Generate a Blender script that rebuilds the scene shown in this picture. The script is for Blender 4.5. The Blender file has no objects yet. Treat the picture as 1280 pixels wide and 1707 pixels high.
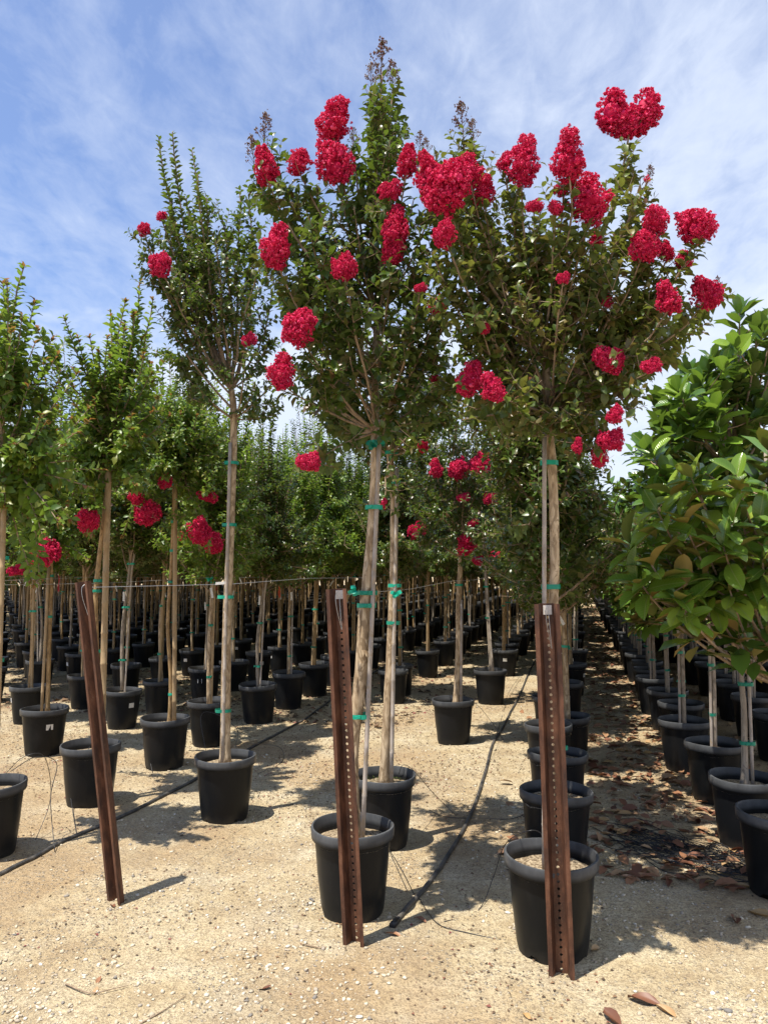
import bpy, math, random
import numpy as np
from mathutils import Vector, Matrix, Quaternion, noise

sc = bpy.context.scene
COL = sc.collection
# ------------------------------------------------------------------ camera
F = 1282.0; PITCH = math.radians(4.1); CAMH = 1.7
cam = bpy.data.cameras.new('camera'); camo = bpy.data.objects.new('camera', cam); COL.objects.link(camo)
cam.sensor_fit = 'VERTICAL'; cam.lens = 26.0; cam.sensor_height = 1707.0/F*26.0
cam.clip_end = 2000; cam.clip_start = 0.05
camo.location = (0, 0, CAMH); camo.rotation_euler = (math.radians(90)+PITCH, 0, 0)
sc.camera = camo
# ------------------------------------------------------------------ light
SUN_EL = math.radians(71); SHX, SHY = 0.80, 0.60
sun = bpy.data.lights.new('sun', 'SUN'); suno = bpy.data.objects.new('sun', sun); COL.objects.link(suno)
sun.energy = 5.0; sun.angle = math.radians(0.5); sun.color = (1.0, 0.94, 0.83)
ld = Vector((SHX*math.cos(SUN_EL), SHY*math.cos(SUN_EL), -math.sin(SUN_EL)))
suno.rotation_euler = ld.to_track_quat('-Z', 'Y').to_euler(); suno.location = (-3, -3, 12)
sc.view_settings.view_transform = 'Standard'; sc.view_settings.look = 'None'
sc.view_settings.gamma = 1.0; sc.view_settings.use_curve_mapping = False
sc.view_settings.exposure = 0.70
w = bpy.data.worlds.new('World'); sc.world = w; w.use_nodes = True
nt = w.node_tree; nt.nodes.clear()
def nd(nt, t, **kw):
    n = nt.nodes.new(t)
    for k, v in kw.items():
        if k.startswith('i_'):
            n.inputs[k[2:]].default_value = v
        else: setattr(n, k, v)
    return n
def mth(nt, op, a, b=None, clamp=False):
    n = nt.nodes.new('ShaderNodeMath'); n.operation = op; n.use_clamp = clamp
    for i, v in enumerate((a, b)):
        if v is None: continue
        if isinstance(v, (int, float)): n.inputs[i].default_value = v
        else: nt.links.new(v, n.inputs[i])
    return n.outputs[0]
def ramp(nt, src, stops, interp='LINEAR'):
    n = nt.nodes.new('ShaderNodeValToRGB'); cr = n.color_ramp; cr.interpolation = interp
    while len(cr.elements) > 1: cr.elements.remove(cr.elements[-1])
    for i, (p, c) in enumerate(stops):
        e = cr.elements[0] if i == 0 else cr.elements.new(p)
        e.position = p; e.color = (c, c, c, 1) if isinstance(c, (int, float)) else (*c, 1)
    nt.links.new(src, n.inputs[0]); return n.outputs[0]
def mix(nt, fac, a, b, mode='MIX'):
    n = nt.nodes.new('ShaderNodeMix'); n.data_type = 'RGBA'; n.blend_type = mode
    for sock, v in ((0, fac), (6, a), (7, b)):
        if isinstance(v, (int, float)): n.inputs[sock].default_value = v
        elif isinstance(v, tuple): n.inputs[sock].default_value = (*v, 1)
        else: nt.links.new(v, n.inputs[sock])
    return n.outputs[2]
def noi(nt, vec, scale, detail=4, rough=0.55, dist=0.0):
    n = nd(nt, 'ShaderNodeTexNoise'); n.inputs['Scale'].default_value = scale; n.inputs['Detail'].default_value = detail
    n.inputs['Roughness'].default_value = rough; n.inputs['Distortion'].default_value = dist
    nt.links.new(vec, n.inputs['Vector']); return n.outputs['Fac']
def mapv(nt, vec, scale=(1, 1, 1), rot=(0, 0, 0), loc=(0, 0, 0)):
    n = nd(nt, 'ShaderNodeMapping'); n.inputs['Scale'].default_value = scale; n.inputs['Rotation'].default_value = rot
    n.inputs['Location'].default_value = loc; nt.links.new(vec, n.inputs['Vector']); return n.outputs[0]

sky = nd(nt, 'ShaderNodeTexSky', sky_type='NISHITA', sun_disc=False, sun_elevation=SUN_EL,
         sun_rotation=math.atan2(-SHX, -SHY), altitude=50, air_density=1.0, dust_density=0.6, ozone_density=2.5)
tc = nd(nt, 'ShaderNodeTexCoord'); sep = nd(nt, 'ShaderNodeSeparateXYZ'); nt.links.new(tc.outputs['Generated'], sep.inputs[0])
zz = mth(nt, 'ADD', mth(nt, 'MAXIMUM', sep.outputs[2], 0.0), 0.12)
cmb = nd(nt, 'ShaderNodeCombineXYZ')
nt.links.new(mth(nt, 'DIVIDE', sep.outputs[0], zz), cmb.inputs[0]); nt.links.new(mth(nt, 'DIVIDE', sep.outputs[1], zz), cmb.inputs[1])
cv = cmb.outputs[0]
c1 = noi(nt, mapv(nt, cv, (1.5, 1.0, 1), (0, 0, 0.55), (3.1, 0.4, 0)), 2.6, 10, 0.60, 0.5)
c2 = noi(nt, mapv(nt, cv, (2.0, 1.0, 1), (0, 0, -0.5), (7, 2.2, 0)), 7.5, 8, 0.62, 0.4)
c3 = noi(nt, mapv(nt, cv, (1, 1, 1), (0, 0, 0.2), (1.7, 5, 0)), 0.55, 3, 0.5, 0.0)
side = mth(nt, 'MULTIPLY', sep.outputs[0], 0.32)
s = mth(nt, 'ADD', mth(nt, 'ADD', mth(nt, 'MULTIPLY', c1, 0.5), mth(nt, 'MULTIPLY', c2, 0.34)), mth(nt, 'ADD', mth(nt, 'MULTIPLY', c3, 0.35), side))
hz = mth(nt, 'MULTIPLY', mth(nt, 'POWER', mth(nt, 'SUBTRACT', 1.0, mth(nt, 'MAXIMUM', sep.outputs[2], 0.0), True), 3.0), 0.42)
s = mth(nt, 'ADD', s, hz)
cf = ramp(nt, s, [(0.46, 0.14), (0.64, 0.42), (0.80, 0.74), (0.96, 0.93)])
# low cumulus banks near the horizon
cu = noi(nt, mapv(nt, tc.outputs['Generated'], (2.2, 2.2, 5.0), (0, 0, 0), (0.6, 0.2, 0)), 1.8, 7, 0.5, 0.15)
low = ramp(nt, sep.outputs[2], [(0.02, 1.0), (0.16, 0.75), (0.36, 0.0)])
cuf = ramp(nt, mth(nt, 'ADD', mth(nt, 'MULTIPLY', low, 0.34), cu), [(0.62, 0.0), (0.74, 0.9)])
cf2 = mth(nt, 'MAXIMUM', cf, cuf)
skyt = mix(nt, 1.0, sky.outputs[0], (1.02, 1.22, 1.56), 'MULTIPLY')
skyc = mix(nt, cf2, skyt, (7.0, 7.7, 9.0))
bg = nd(nt, 'ShaderNodeBackground'); bg.inputs['Strength'].default_value = 0.078
nt.links.new(skyc, bg.inputs[0]); out = nd(nt, 'ShaderNodeOutputWorld'); nt.links.new(bg.outputs[0], out.inputs[0])

sc.render.engine = 'CYCLES'
sc.cycles.max_bounces = 6; sc.cycles.transparent_max_bounces = 4; sc.cycles.diffuse_bounces = 3

# ------------------------------------------------------------------ geometry of the place
YAW = math.atan((962-640)/F)
DV = Vector((math.sin(YAW), math.cos(YAW), 0)); NV = Vector((math.cos(YAW), -math.sin(YAW), 0))
def ray(px, py):
    x = (px-640)/F; y = (853.5-py)/F
    return Vector((x, math.cos(PITCH)-y*math.sin(PITCH), math.sin(PITCH)+y*math.cos(PITCH)))
def at_z(px, py, z=0.0):
    d = ray(px, py); t = (z-CAMH)/d.z; return Vector((d.x*t, d.y*t, z))
def at_y(px, py, Y):
    d = ray(px, py); t = Y/d.y; return Vector((d.x*t, Y, CAMH+d.z*t))
def to_px(p):
    v = Vector(p)-Vector((0, 0, CAMH)); c, s_ = math.cos(PITCH), math.sin(PITCH)
    dep = v.y*c+v.z*s_; up = -v.y*s_+v.z*c
    if dep < 0.1: return (-9999, 0, dep)
    return (640+F*v.x/dep, 853.5-F*up/dep, dep)
def uv(u, v): return DV*u+NV*v

# ------------------------------------------------------------------ materials
MATS = {}
def mat(name, build):
    m = bpy.data.materials.new(name); m.use_nodes = True; t = m.node_tree; t.nodes.clear()
    o = t.nodes.new('ShaderNodeOutputMaterial'); sh, disp = build(t), None
    t.links.new(sh, o.inputs[0]); MATS[name] = m; return m
def pri(t, color, rough=0.6, spec=0.5, bump=None, bstr=0.3, bdist=0.01, metal=0.0, coat=0.0):
    p = t.nodes.new('ShaderNodeBsdfPrincipled')
    for k, v in (('Base Color', color), ('Roughness', rough), ('Specular IOR Level', spec), ('Metallic', metal), ('Coat Weight', coat)):
        s_ = p.inputs[k]
        if isinstance(v, tuple): s_.default_value = (*v, 1)
        elif isinstance(v, (int, float)): s_.default_value = v
        else: t.links.new(v, s_)
    if bump is not None:
        b = t.nodes.new('ShaderNodeBump'); b.inputs['Strength'].default_value = bstr; b.inputs['Distance'].default_value = bdist
        t.links.new(bump, b.inputs['Height']); t.links.new(b.outputs[0], p.inputs['Normal'])
    return p.outputs[0]
def objc(t): return nd(t, 'ShaderNodeTexCoord').outputs['Object']
def island(t): return nd(t, 'ShaderNodeNewGeometry').outputs['Random Per Island']
def orand(t): return nd(t, 'ShaderNodeObjectInfo').outputs['Random']
def leafmat(name, cols, under=None, transl=0.35, tcol=(0.25, 0.38, 0.03), rough=0.42, rnd='island', spec=0.5, coat=0.0):
    def b(t):
        r = island(t) if rnd == 'island' else orand(t)
        n = len(cols); base = ramp(t, r, [(i/(n-1) if n > 1 else 0, c) for i, c in enumerate(cols)])
        g = nd(t, 'ShaderNodeNewGeometry')
        bmp = None
        if rnd == 'obj':
            sp_ = nd(t, 'ShaderNodeSeparateXYZ'); t.links.new(objc(t), sp_.inputs[0]); ax = mth(t, 'ABSOLUTE', sp_.outputs[0])
            rib = ramp(t, ax, [(0.006, 1.0), (0.016, 0.0)]); ph = mth(t, 'SINE', mth(t, 'MULTIPLY', mth(t, 'SUBTRACT', sp_.outputs[1], mth(t, 'MULTIPLY', ax, 0.7)), 75.0))
            vein = ramp(t, ph, [(0.80, 0.0), (0.98, 0.35)]); blot = noi(t, objc(t), 5, 5, 0.7)
            base = mix(t, mth(t, 'MULTIPLY', ramp(t, blot, [(0.5, 0), (0.75, 1)]), 0.35), base, (0.16, 0.19, 0.04))
            base = mix(t, mth(t, 'MAXIMUM', rib, vein), base, (0.24, 0.30, 0.08)); bmp = mth(t, 'ADD', mth(t, 'ADD', rib, vein), mth(t, 'MULTIPLY', blot, .8))
        top = base
        if under:
            top = mix(t, g.outputs['Backfacing'], base, ramp(t, r, [(0, under[0]), (1, under[1])]))
        else:
            top = mix(t, g.outputs['Backfacing'], base, mix(t, 0.35, base, (0.16, 0.20, 0.08)))
        rr = mix(t, g.outputs['Backfacing'], (rough,)*3, (0.8,)*3)
        p = pri(t, top, rr, spec, coat=coat, bump=bmp, bstr=.25, bdist=.003)
        tr = nd(t, 'ShaderNodeBsdfTranslucent'); tr.inputs[0].default_value = (*tcol, 1)
        t.links.new(mix(t, 0.5, base, tcol), tr.inputs[0])
        ms = nd(t, 'ShaderNodeMixShader'); ms.inputs[0].default_value = transl
        t.links.new(p, ms.inputs[1]); t.links.new(tr.outputs[0], ms.inputs[2]); return ms.outputs[0]
    return mat(name, b)
leafmat('crape_leaf', [(0.024, 0.054, 0.010), (0.036, 0.074, 0.012), (0.050, 0.094, 0.013), (0.075, 0.125, 0.018), (0.12, 0.14, 0.025), (0.10, 0.045, 0.022)], transl=0.26, rough=0.33)
leafmat('olive_leaf', [(0.038, 0.070, 0.012), (0.058, 0.095, 0.016), (0.085, 0.13, 0.02), (0.12, 0.16, 0.025), (0.17, 0.16, 0.035), (0.13, 0.05, 0.025)], transl=0.30, tcol=(0.30, 0.34, 0.04), rough=0.34)
leafmat('fresh_leaf', [(0.055, 0.115, 0.016), (0.08, 0.15, 0.018), (0.115, 0.20, 0.025), (0.17, 0.26, 0.03), (0.24, 0.24, 0.035)], transl=0.42, tcol=(0.28, 0.42, 0.04), rough=0.40)
leafmat('new_leaf', [(0.22, 0.09, 0.03), (0.30, 0.15, 0.04), (0.16, 0.15, 0.03)], transl=0.4, tcol=(0.45, 0.2, 0.05))
leafmat('magnolia_leaf_brown', [(0.07, 0.15, 0.022), (0.12, 0.23, 0.026), (0.19, 0.31, 0.035), (0.30, 0.38, 0.05)], under=((0.12, 0.14, 0.03), (0.30, 0.20, 0.05)), transl=0.32, rough=0.18, rnd='obj', coat=0.2)
leafmat('magnolia_foliage_brown', [(0.04, 0.085, 0.015), (0.07, 0.14, 0.02), (0.11, 0.20, 0.03)], under=((0.10, 0.12, 0.03), (0.25, 0.17, 0.05)), transl=0.12, rough=0.26)
leafmat('magnolia_leaf_green', [(0.055, 0.13, 0.018), (0.09, 0.20, 0.022), (0.17, 0.31, 0.03), (0.26, 0.40, 0.045)], under=((0.07, 0.13, 0.03), (0.12, 0.19, 0.04)), transl=0.30, tcol=(0.30, 0.48, 0.04), rough=0.20, rnd='obj', coat=0.2)
leafmat('magnolia_foliage_green', [(0.035, 0.085, 0.014), (0.06, 0.13, 0.02), (0.12, 0.21, 0.028)], under=((0.07, 0.12, 0.03), (0.13, 0.16, 0.04)), transl=0.28, tcol=(0.28, 0.44, 0.04), rough=0.28)
def petal(t):
    r = island(t); c = ramp(t, r, [(0, (0.42, 0.004, 0.042)), (0.4, (0.67, 0.010, 0.090)), (0.8, (0.80, 0.034, 0.145)), (1, (0.88, 0.15, 0.28))])
    p = pri(t, c, 0.65, 0.25)
    tr = nd(t, 'ShaderNodeBsdfTranslucent'); t.links.new(c, tr.inputs[0])
    ms = nd(t, 'ShaderNodeMixShader'); ms.inputs[0].default_value = 0.2
    t.links.new(p, ms.inputs[1]); t.links.new(tr.outputs[0], ms.inputs[2]); return ms.outputs[0]
mat('petal', petal)
mat('bud', lambda t: pri(t, ramp(t, island(t), [(0, (0.07, 0.06, 0.02)), (0.5, (0.14, 0.035, 0.03)), (1, (0.10, 0.09, 0.03))]), 0.6))
def bark(c1_, c2_, c3_):
    def b(t):
        o = objc(t); n1 = noi(t, mapv(t, o, (1, 1, 0.28)), 34, 5, 0.6, 0.6); n2 = noi(t, mapv(t, o, (1, 1, 0.55)), 24, 5, 0.6, 1.2)
        c = mix(t, ramp(t, n1, [(0.35, 0), (0.65, 1)]), c1_, c2_)
        c = mix(t, ramp(t, n2, [(0.54, 0), (0.60, .85)]), c, c3_)
        return pri(t, c, 0.8, 0.25, n1, 0.6, 0.004)
    return b
mat('bark_pale', bark((0.22, 0.145, 0.08), (0.60, 0.47, 0.31), (0.24, 0.17, 0.10)))
mat('bark_tan', bark((0.22, 0.14, 0.06), (0.46, 0.31, 0.155), (0.19, 0.125, 0.065)))
mat('bark_grey', bark((0.22, 0.18, 0.14), (0.38, 0.32, 0.25), (0.17, 0.14, 0.11)))
mat('branch_bark', bark((0.18, 0.125, 0.08), (0.36, 0.27, 0.19), (0.24, 0.17, 0.11)))
mat('stake_wood', bark((0.28, 0.19, 0.10), (0.42, 0.30, 0.17), (0.33, 0.25, 0.15)))
mat('bamboo', bark((0.28, 0.24, 0.20), (0.46, 0.40, 0.35), (0.36, 0.28, 0.19)))
def pot(t):
    o = objc(t); r = orand(t)
    ofs = nd(t, 'ShaderNodeVectorMath', operation='ADD'); t.links.new(o, ofs.inputs[0]); t.links.new(mth(t, 'MULTIPLY', r, 37.0), ofs.inputs[1])
    v = ofs.outputs[0]; n = noi(t, mapv(t, v, (1, 1, 0.5)), 7, 6, 0.65); n2 = noi(t, v, 60, 4, 0.7)
    sp = nd(t, 'ShaderNodeSeparateXYZ'); t.links.new(o, sp.inputs[0])
    lowd = ramp(t, mth(t, 'ADD', sp.outputs[2], mth(t, 'MULTIPLY', n, 0.12)), [(0.05, 0.8), (0.12, 0.0)])
    dust = mth(t, 'MAXIMUM', ramp(t, n, [(0.50, 0.0), (0.72, 0.28)]), lowd)
    dust = mth(t, 'MULTIPLY', dust, ramp(t, n2, [(0.3, 0.35), (0.7, 1.0)]))
    base = mix(t, r, (0.006, 0.007, 0.008), (0.013, 0.014, 0.016))
    c = mix(t, dust, base, (0.05, 0.045, 0.038))
    rim = ramp(t, sp.outputs[2], [(0.366, 0.0), (0.39, 0.7)]); c = mix(t, mth(t, 'MULTIPLY', rim, ramp(t, n, [(0.3, 0.4), (0.7, 1.0)])), c, (0.13, 0.134, 0.14))  # rim band painted paler grey: its sunlit highlight is put into the colour
    ro = mix(t, dust, (0.34,)*3, (0.8,)*3)
    return pri(t, c, ro, 0.16, n2, 0.12, 0.002)
mat('pot_plastic', pot)
mat('soil', lambda t: pri(t, mix(t, ramp(t, noi(t, objc(t), 70, 4, 0.7), [(0.4, 0), (0.62, 1)]), (0.11, 0.075, 0.045), (0.46, 0.37, 0.25)), 0.95, 0.1, noi(t, objc(t), 90, 4, 0.7), 1.0, 0.01))
mat('moss', lambda t: pri(t, ramp(t, island(t), [(0, (0.05, 0.09, 0.02)), (1, (0.12, 0.16, 0.04))]), 0.9, 0.1))
def rust(t):
    o = objc(t); n = noi(t, mapv(t, o, (1, 1, 0.35)), 16, 7, 0.65); n2 = noi(t, o, 120, 3, 0.7)
    c = ramp(t, n, [(0.3, (0.030, 0.013, 0.009)), (0.46, (0.075, 0.030, 0.016)), (0.6, (0.15, 0.062, 0.032)), (0.75, (0.22, 0.125, 0.075))])
    c = mix(t, ramp(t, n2, [(0.62, 0), (0.75, 0.5)]), c, (0.30, 0.20, 0.12))
    return pri(t, c, 0.6, 0.5, n2, 0.35, 0.002, metal=0.15)
mat('rusty_steel', rust)
mat('tie_green', lambda t: pri(t, mix(t, orand(t), (0.0, 0.16, 0.10), (0.01, 0.36, 0.24)), 0.4, 0.4))
mat('ribbon_orange', lambda t: pri(t, (0.75, 0.10, 0.03), 0.5))
mat('ribbon_red', lambda t: pri(t, (0.5, 0.015, 0.03), 0.5))
def stick(t):
    o = objc(t); wv = nd(t, 'ShaderNodeTexWave', wave_type='BANDS', bands_direction='Z'); wv.inputs['Scale'].default_value = 55
    t.links.new(o, wv.inputs[0]); n = noi(t, o, 650, 2)
    k = mth(t, 'MULTIPLY', ramp(t, wv.outputs['Fac'], [(0.55, 0), (0.7, 1)]), ramp(t, n, [(0.45, 0), (0.55, 0.7)]))
    return pri(t, mix(t, k, (0.72, 0.71, 0.68), (0.12, 0.12, 0.13)), 0.5)
mat('label_white', stick)
mat('plate_white', lambda t: pri(t, mix(t, noi(t, objc(t), 90), (0.50, 0.44, 0.38), (0.72, 0.68, 0.62)), 0.5))
mat('wire_steel', lambda t: pri(t, (0.45, 0.45, 0.44), 0.35, metal=0.7))
def hose(t):
    n = noi(t, objc(t), 14, 6, 0.7)
    return pri(t, mix(t, ramp(t, n, [(0.42, 0), (0.7, 0.8)]), (0.025, 0.026, 0.028), (0.16, 0.14, 0.115)), 0.5, 0.5)
mat('hose_black', hose)
mat('tube_black', lambda t: pri(t, (0.018, 0.018, 0.02), 0.38))
def dry(t, rnd):
    r = rnd(t); n = noi(t, objc(t), 30, 4)
    c = ramp(t, r, [(0, (0.13, 0.05, 0.028)), (0.3, (0.23, 0.095, 0.05)), (0.6, (0.34, 0.17, 0.085)), (0.85, (0.42, 0.27, 0.15)), (1, (0.47, 0.30, 0.12))])
    return pri(t, mix(t, n, c, mix(t, 0.5, c, (0.10, 0.05, 0.03))), 0.5, 0.4)
mat('dry_leaf', lambda t: dry(t, orand)); mat('dry_litter', lambda t: dry(t, island))
mat('fine_litter', lambda t: pri(t, ramp(t, island(t), [(0, (0.05, 0.035, 0.025)), (0.5, (0.14, 0.09, 0.055)), (0.85, (0.22, 0.13, 0.07)), (0.94, (0.16, 0.03, 0.04)), (1, (0.35, 0.25, 0.15))]), 0.85, 0.2))
mat('pebble', lambda t: pri(t, ramp(t, island(t), [(0, (0.17, 0.16, 0.15)), (0.15, (0.33, 0.28, 0.22)), (0.4, (0.46, 0.38, 0.27)), (0.8, (0.54, 0.47, 0.35)), (0.95, (0.58, 0.52, 0.42)), (1, (0.66, 0.63, 0.56))]), 0.85, 0.25))
def ground(t):
    o = objc(t); n0 = noi(t, o, 0.55, 5, 0.6); n1 = noi(t, o, 2.6, 7, 0.65, 0.2); n2 = noi(t, o, 24, 6, 0.7)
    vo = nd(t, 'ShaderNodeTexVoronoi'); vo.inputs['Scale'].default_value = 62; t.links.new(o, vo.inputs[0])
    vo2 = nd(t, 'ShaderNodeTexVoronoi'); vo2.inputs['Scale'].default_value = 150; t.links.new(o, vo2.inputs[0])
    c = ramp(t, n1, [(0.28, (0.40, 0.30, 0.18)), (0.42, (0.54, 0.43, 0.26)), (0.55, (0.62, 0.52, 0.34)), (0.70, (0.69, 0.61, 0.44))])
    c = mix(t, ramp(t, n0, [(0.47, 0), (0.58, 0.8)]), c, (0.43, 0.30, 0.165))
    c = mix(t, ramp(t, noi(t, o, 1.3, 6, 0.65, 0.5), [(0.50, 0), (0.62, 0.5)]), c, (0.36, 0.27, 0.17))
    g = nd(t, 'ShaderNodeSeparateColor'); t.links.new(vo.outputs['Color'], g.inputs[0])
    g2 = nd(t, 'ShaderNodeSeparateColor'); t.links.new(vo2.outputs['Color'], g2.inputs[0])
    peb = mth(t, 'MULTIPLY', ramp(t, g.outputs[0], [(0.55, 0), (0.75, 1)]), ramp(t, vo.outputs['Distance'], [(0.25, 0.75), (0.5, 0)]))
    peb = mth(t, 'MULTIPLY', peb, ramp(t, noi(t, o, 1.7, 4), [(0.42, 0.15), (0.6, 1.0)]))
    c = mix(t, peb, c, ramp(t, g.outputs[1], [(0, (0.24, 0.22, 0.20)), (0.4, (0.52, 0.46, 0.36)), (1, (0.70, 0.65, 0.56))]))
    c = mix(t, ramp(t, n2, [(0.36, 0.5), (0.52, 0)]), c, (0.33, 0.25, 0.16))
    c = mix(t, mth(t, 'MULTIPLY', ramp(t, g2.outputs[0], [(0.62, 0), (0.75, 1)]), 0.5), c, (0.20, 0.14, 0.09))
    h = mth(t, 'ADD', mth(t, 'ADD', mth(t, 'MULTIPLY', n2, 1.0), mth(t, 'MULTIPLY', peb, 0.5)), mth(t, 'MULTIPLY', mth(t, 'ADD', n1, mth(t, 'MULTIPLY', g2.outputs[1], 0.12)), 1.2))
    return pri(t, c, 0.93, 0.15, h, 1.0, 0.034)
mat('ground_dirt', ground)

# ------------------------------------------------------------------ mesh helpers
def mesh_np(name, V, FL, FS, m, smooth=False):
    """V (n,3); FL flat loop vertex indices; FS loop totals"""
    me = bpy.data.meshes.new(name); V = np.asarray(V, np.float32); FL = np.asarray(FL, np.int32); FS = np.asarray(FS, np.int32)
    me.vertices.add(len(V)); me.vertices.foreach_set('co', V.ravel())
    me.loops.add(len(FL)); me.loops.foreach_set('vertex_index', FL)
    me.polygons.add(len(FS)); st = np.concatenate([[0], np.cumsum(FS)[:-1]]).astype(np.int32)
    me.polygons.foreach_set('loop_start', st); me.polygons.foreach_set('loop_total', FS)
    if smooth: me.polygons.foreach_set('use_smooth', np.ones(len(FS), bool))
    me.update(calc_edges=True); me.validate(); me.materials.append(MATS[m]); return me
class MB:
    def __init__(s): s.v = []; s.f = []
    def add(s, V, Fc):
        k = len(s.v); s.v += [tuple(p) for p in V]; s.f += [tuple(i+k for i in f) for f in Fc]
    def tube(s, pts, rad, n=6, cap=True, flat=1.0, wob=0.0):
        pts = [Vector(p) for p in pts]; m = len(pts); rad = [rad]*m if isinstance(rad, (int, float)) else rad
        k = len(s.v); ref = None
        for i, p in enumerate(pts):
            t = (pts[min(i+1, m-1)]-pts[max(i-1, 0)]).normalized()
            if ref is None:
                ref = Vector((1, 0, 0)) if abs(t.x) < 0.9 else Vector((0, 1, 0))
            a = (ref-t*ref.dot(t)).normalized(); b = t.cross(a); ref = a
            for j in range(n):
                an = 2*math.pi*j/n; r = rad[i]*(1+(random.uniform(-wob, wob) if wob else 0))
                s.v.append(tuple(p+a*math.cos(an)*r+b*math.sin(an)*r*flat))
        for i in range(m-1):
            for j in range(n):
                s.f.append((k+i*n+j, k+i*n+(j+1) % n, k+(i+1)*n+(j+1) % n, k+(i+1)*n+j))
        if cap:
            s.f.append(tuple(k+j for j in reversed(range(n)))); s.f.append(tuple(k+(m-1)*n+j for j in range(n)))
    def box(s, c, x, y, z, sx, sy, sz):
        c = Vector(c); V = [c+x*(a*sx/2)+y*(b*sy/2)+z*(d*sz/2) for d in (-1, 1) for b in (-1, 1) for a in (-1, 1)]
        s.add(V, [(0, 2, 3, 1), (4, 5, 7, 6), (0, 1, 5, 4), (2, 6, 7, 3), (0, 4, 6, 2), (1, 3, 7, 5)])
    def mesh(s, name, m, smooth=False):
        me = bpy.data.meshes.new(name); me.from_pydata(s.v, [], s.f); me.update()
        if smooth:
            for p in me.polygons: p.use_smooth = True
        me.materials.append(MATS[m]); return me
def link(name, me, parent=None, loc=None):
    o = bpy.data.objects.new(name, me); COL.objects.link(o)
    if parent: o.parent = parent
    if loc is not None: o.location = loc
    return o
def tag(o, label, cat, group=None):
    o['label'] = label; o['category'] = cat
    if group: o['group'] = group
    return o
def empty(name, loc, rz=0.0):
    o = bpy.data.objects.new(name, None); COL.objects.link(o); o.location = loc; o.rotation_euler = (0, 0, rz)
    o.empty_display_size = 0.1; return o
def unit(v): return v/np.maximum(np.linalg.norm(v, axis=-1, keepdims=True), 1e-9)

LEAF8 = (np.array([(0, 0, 0), (-.24, .25, .07), (0, .28, .0), (.24, .25, .07), (-.27, .62, .05), (0, .64, -.04), (.27, .62, .05), (0, 1, -.22)]),
         [0, 2, 1, 0, 3, 2, 1, 2, 5, 4, 2, 3, 6, 5, 4, 5, 7, 5, 6, 7], [3, 3, 4, 4, 3, 3])
LEAF4 = (np.array([(0, 0, 0), (-.30, .45, .08), (0, .5, -.02), (.30, .45, .08), (0, 1, -.20)]),
         [0, 2, 1, 0, 3, 2, 1, 2, 4, 2, 3, 4], [3, 3, 3, 3])
def leaves_np(P, D, N, S, tmpl):
    T, FL, FS = tmpl; D = unit(D); X = unit(np.cross(D, N)); N = np.cross(X, D)
    V = P[:, None, :]+S[:, None, None]*(T[None, :, 0:1]*X[:, None, :]+T[None, :, 1:2]*D[:, None, :]+T[None, :, 2:3]*N[:, None, :])
    n = len(P); k = len(T)
    fl = (np.array(FL)[None, :]+(np.arange(n)*k)[:, None]).ravel(); fs = np.tile(FS, n)
    return V.reshape(-1, 3), fl, fs

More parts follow.
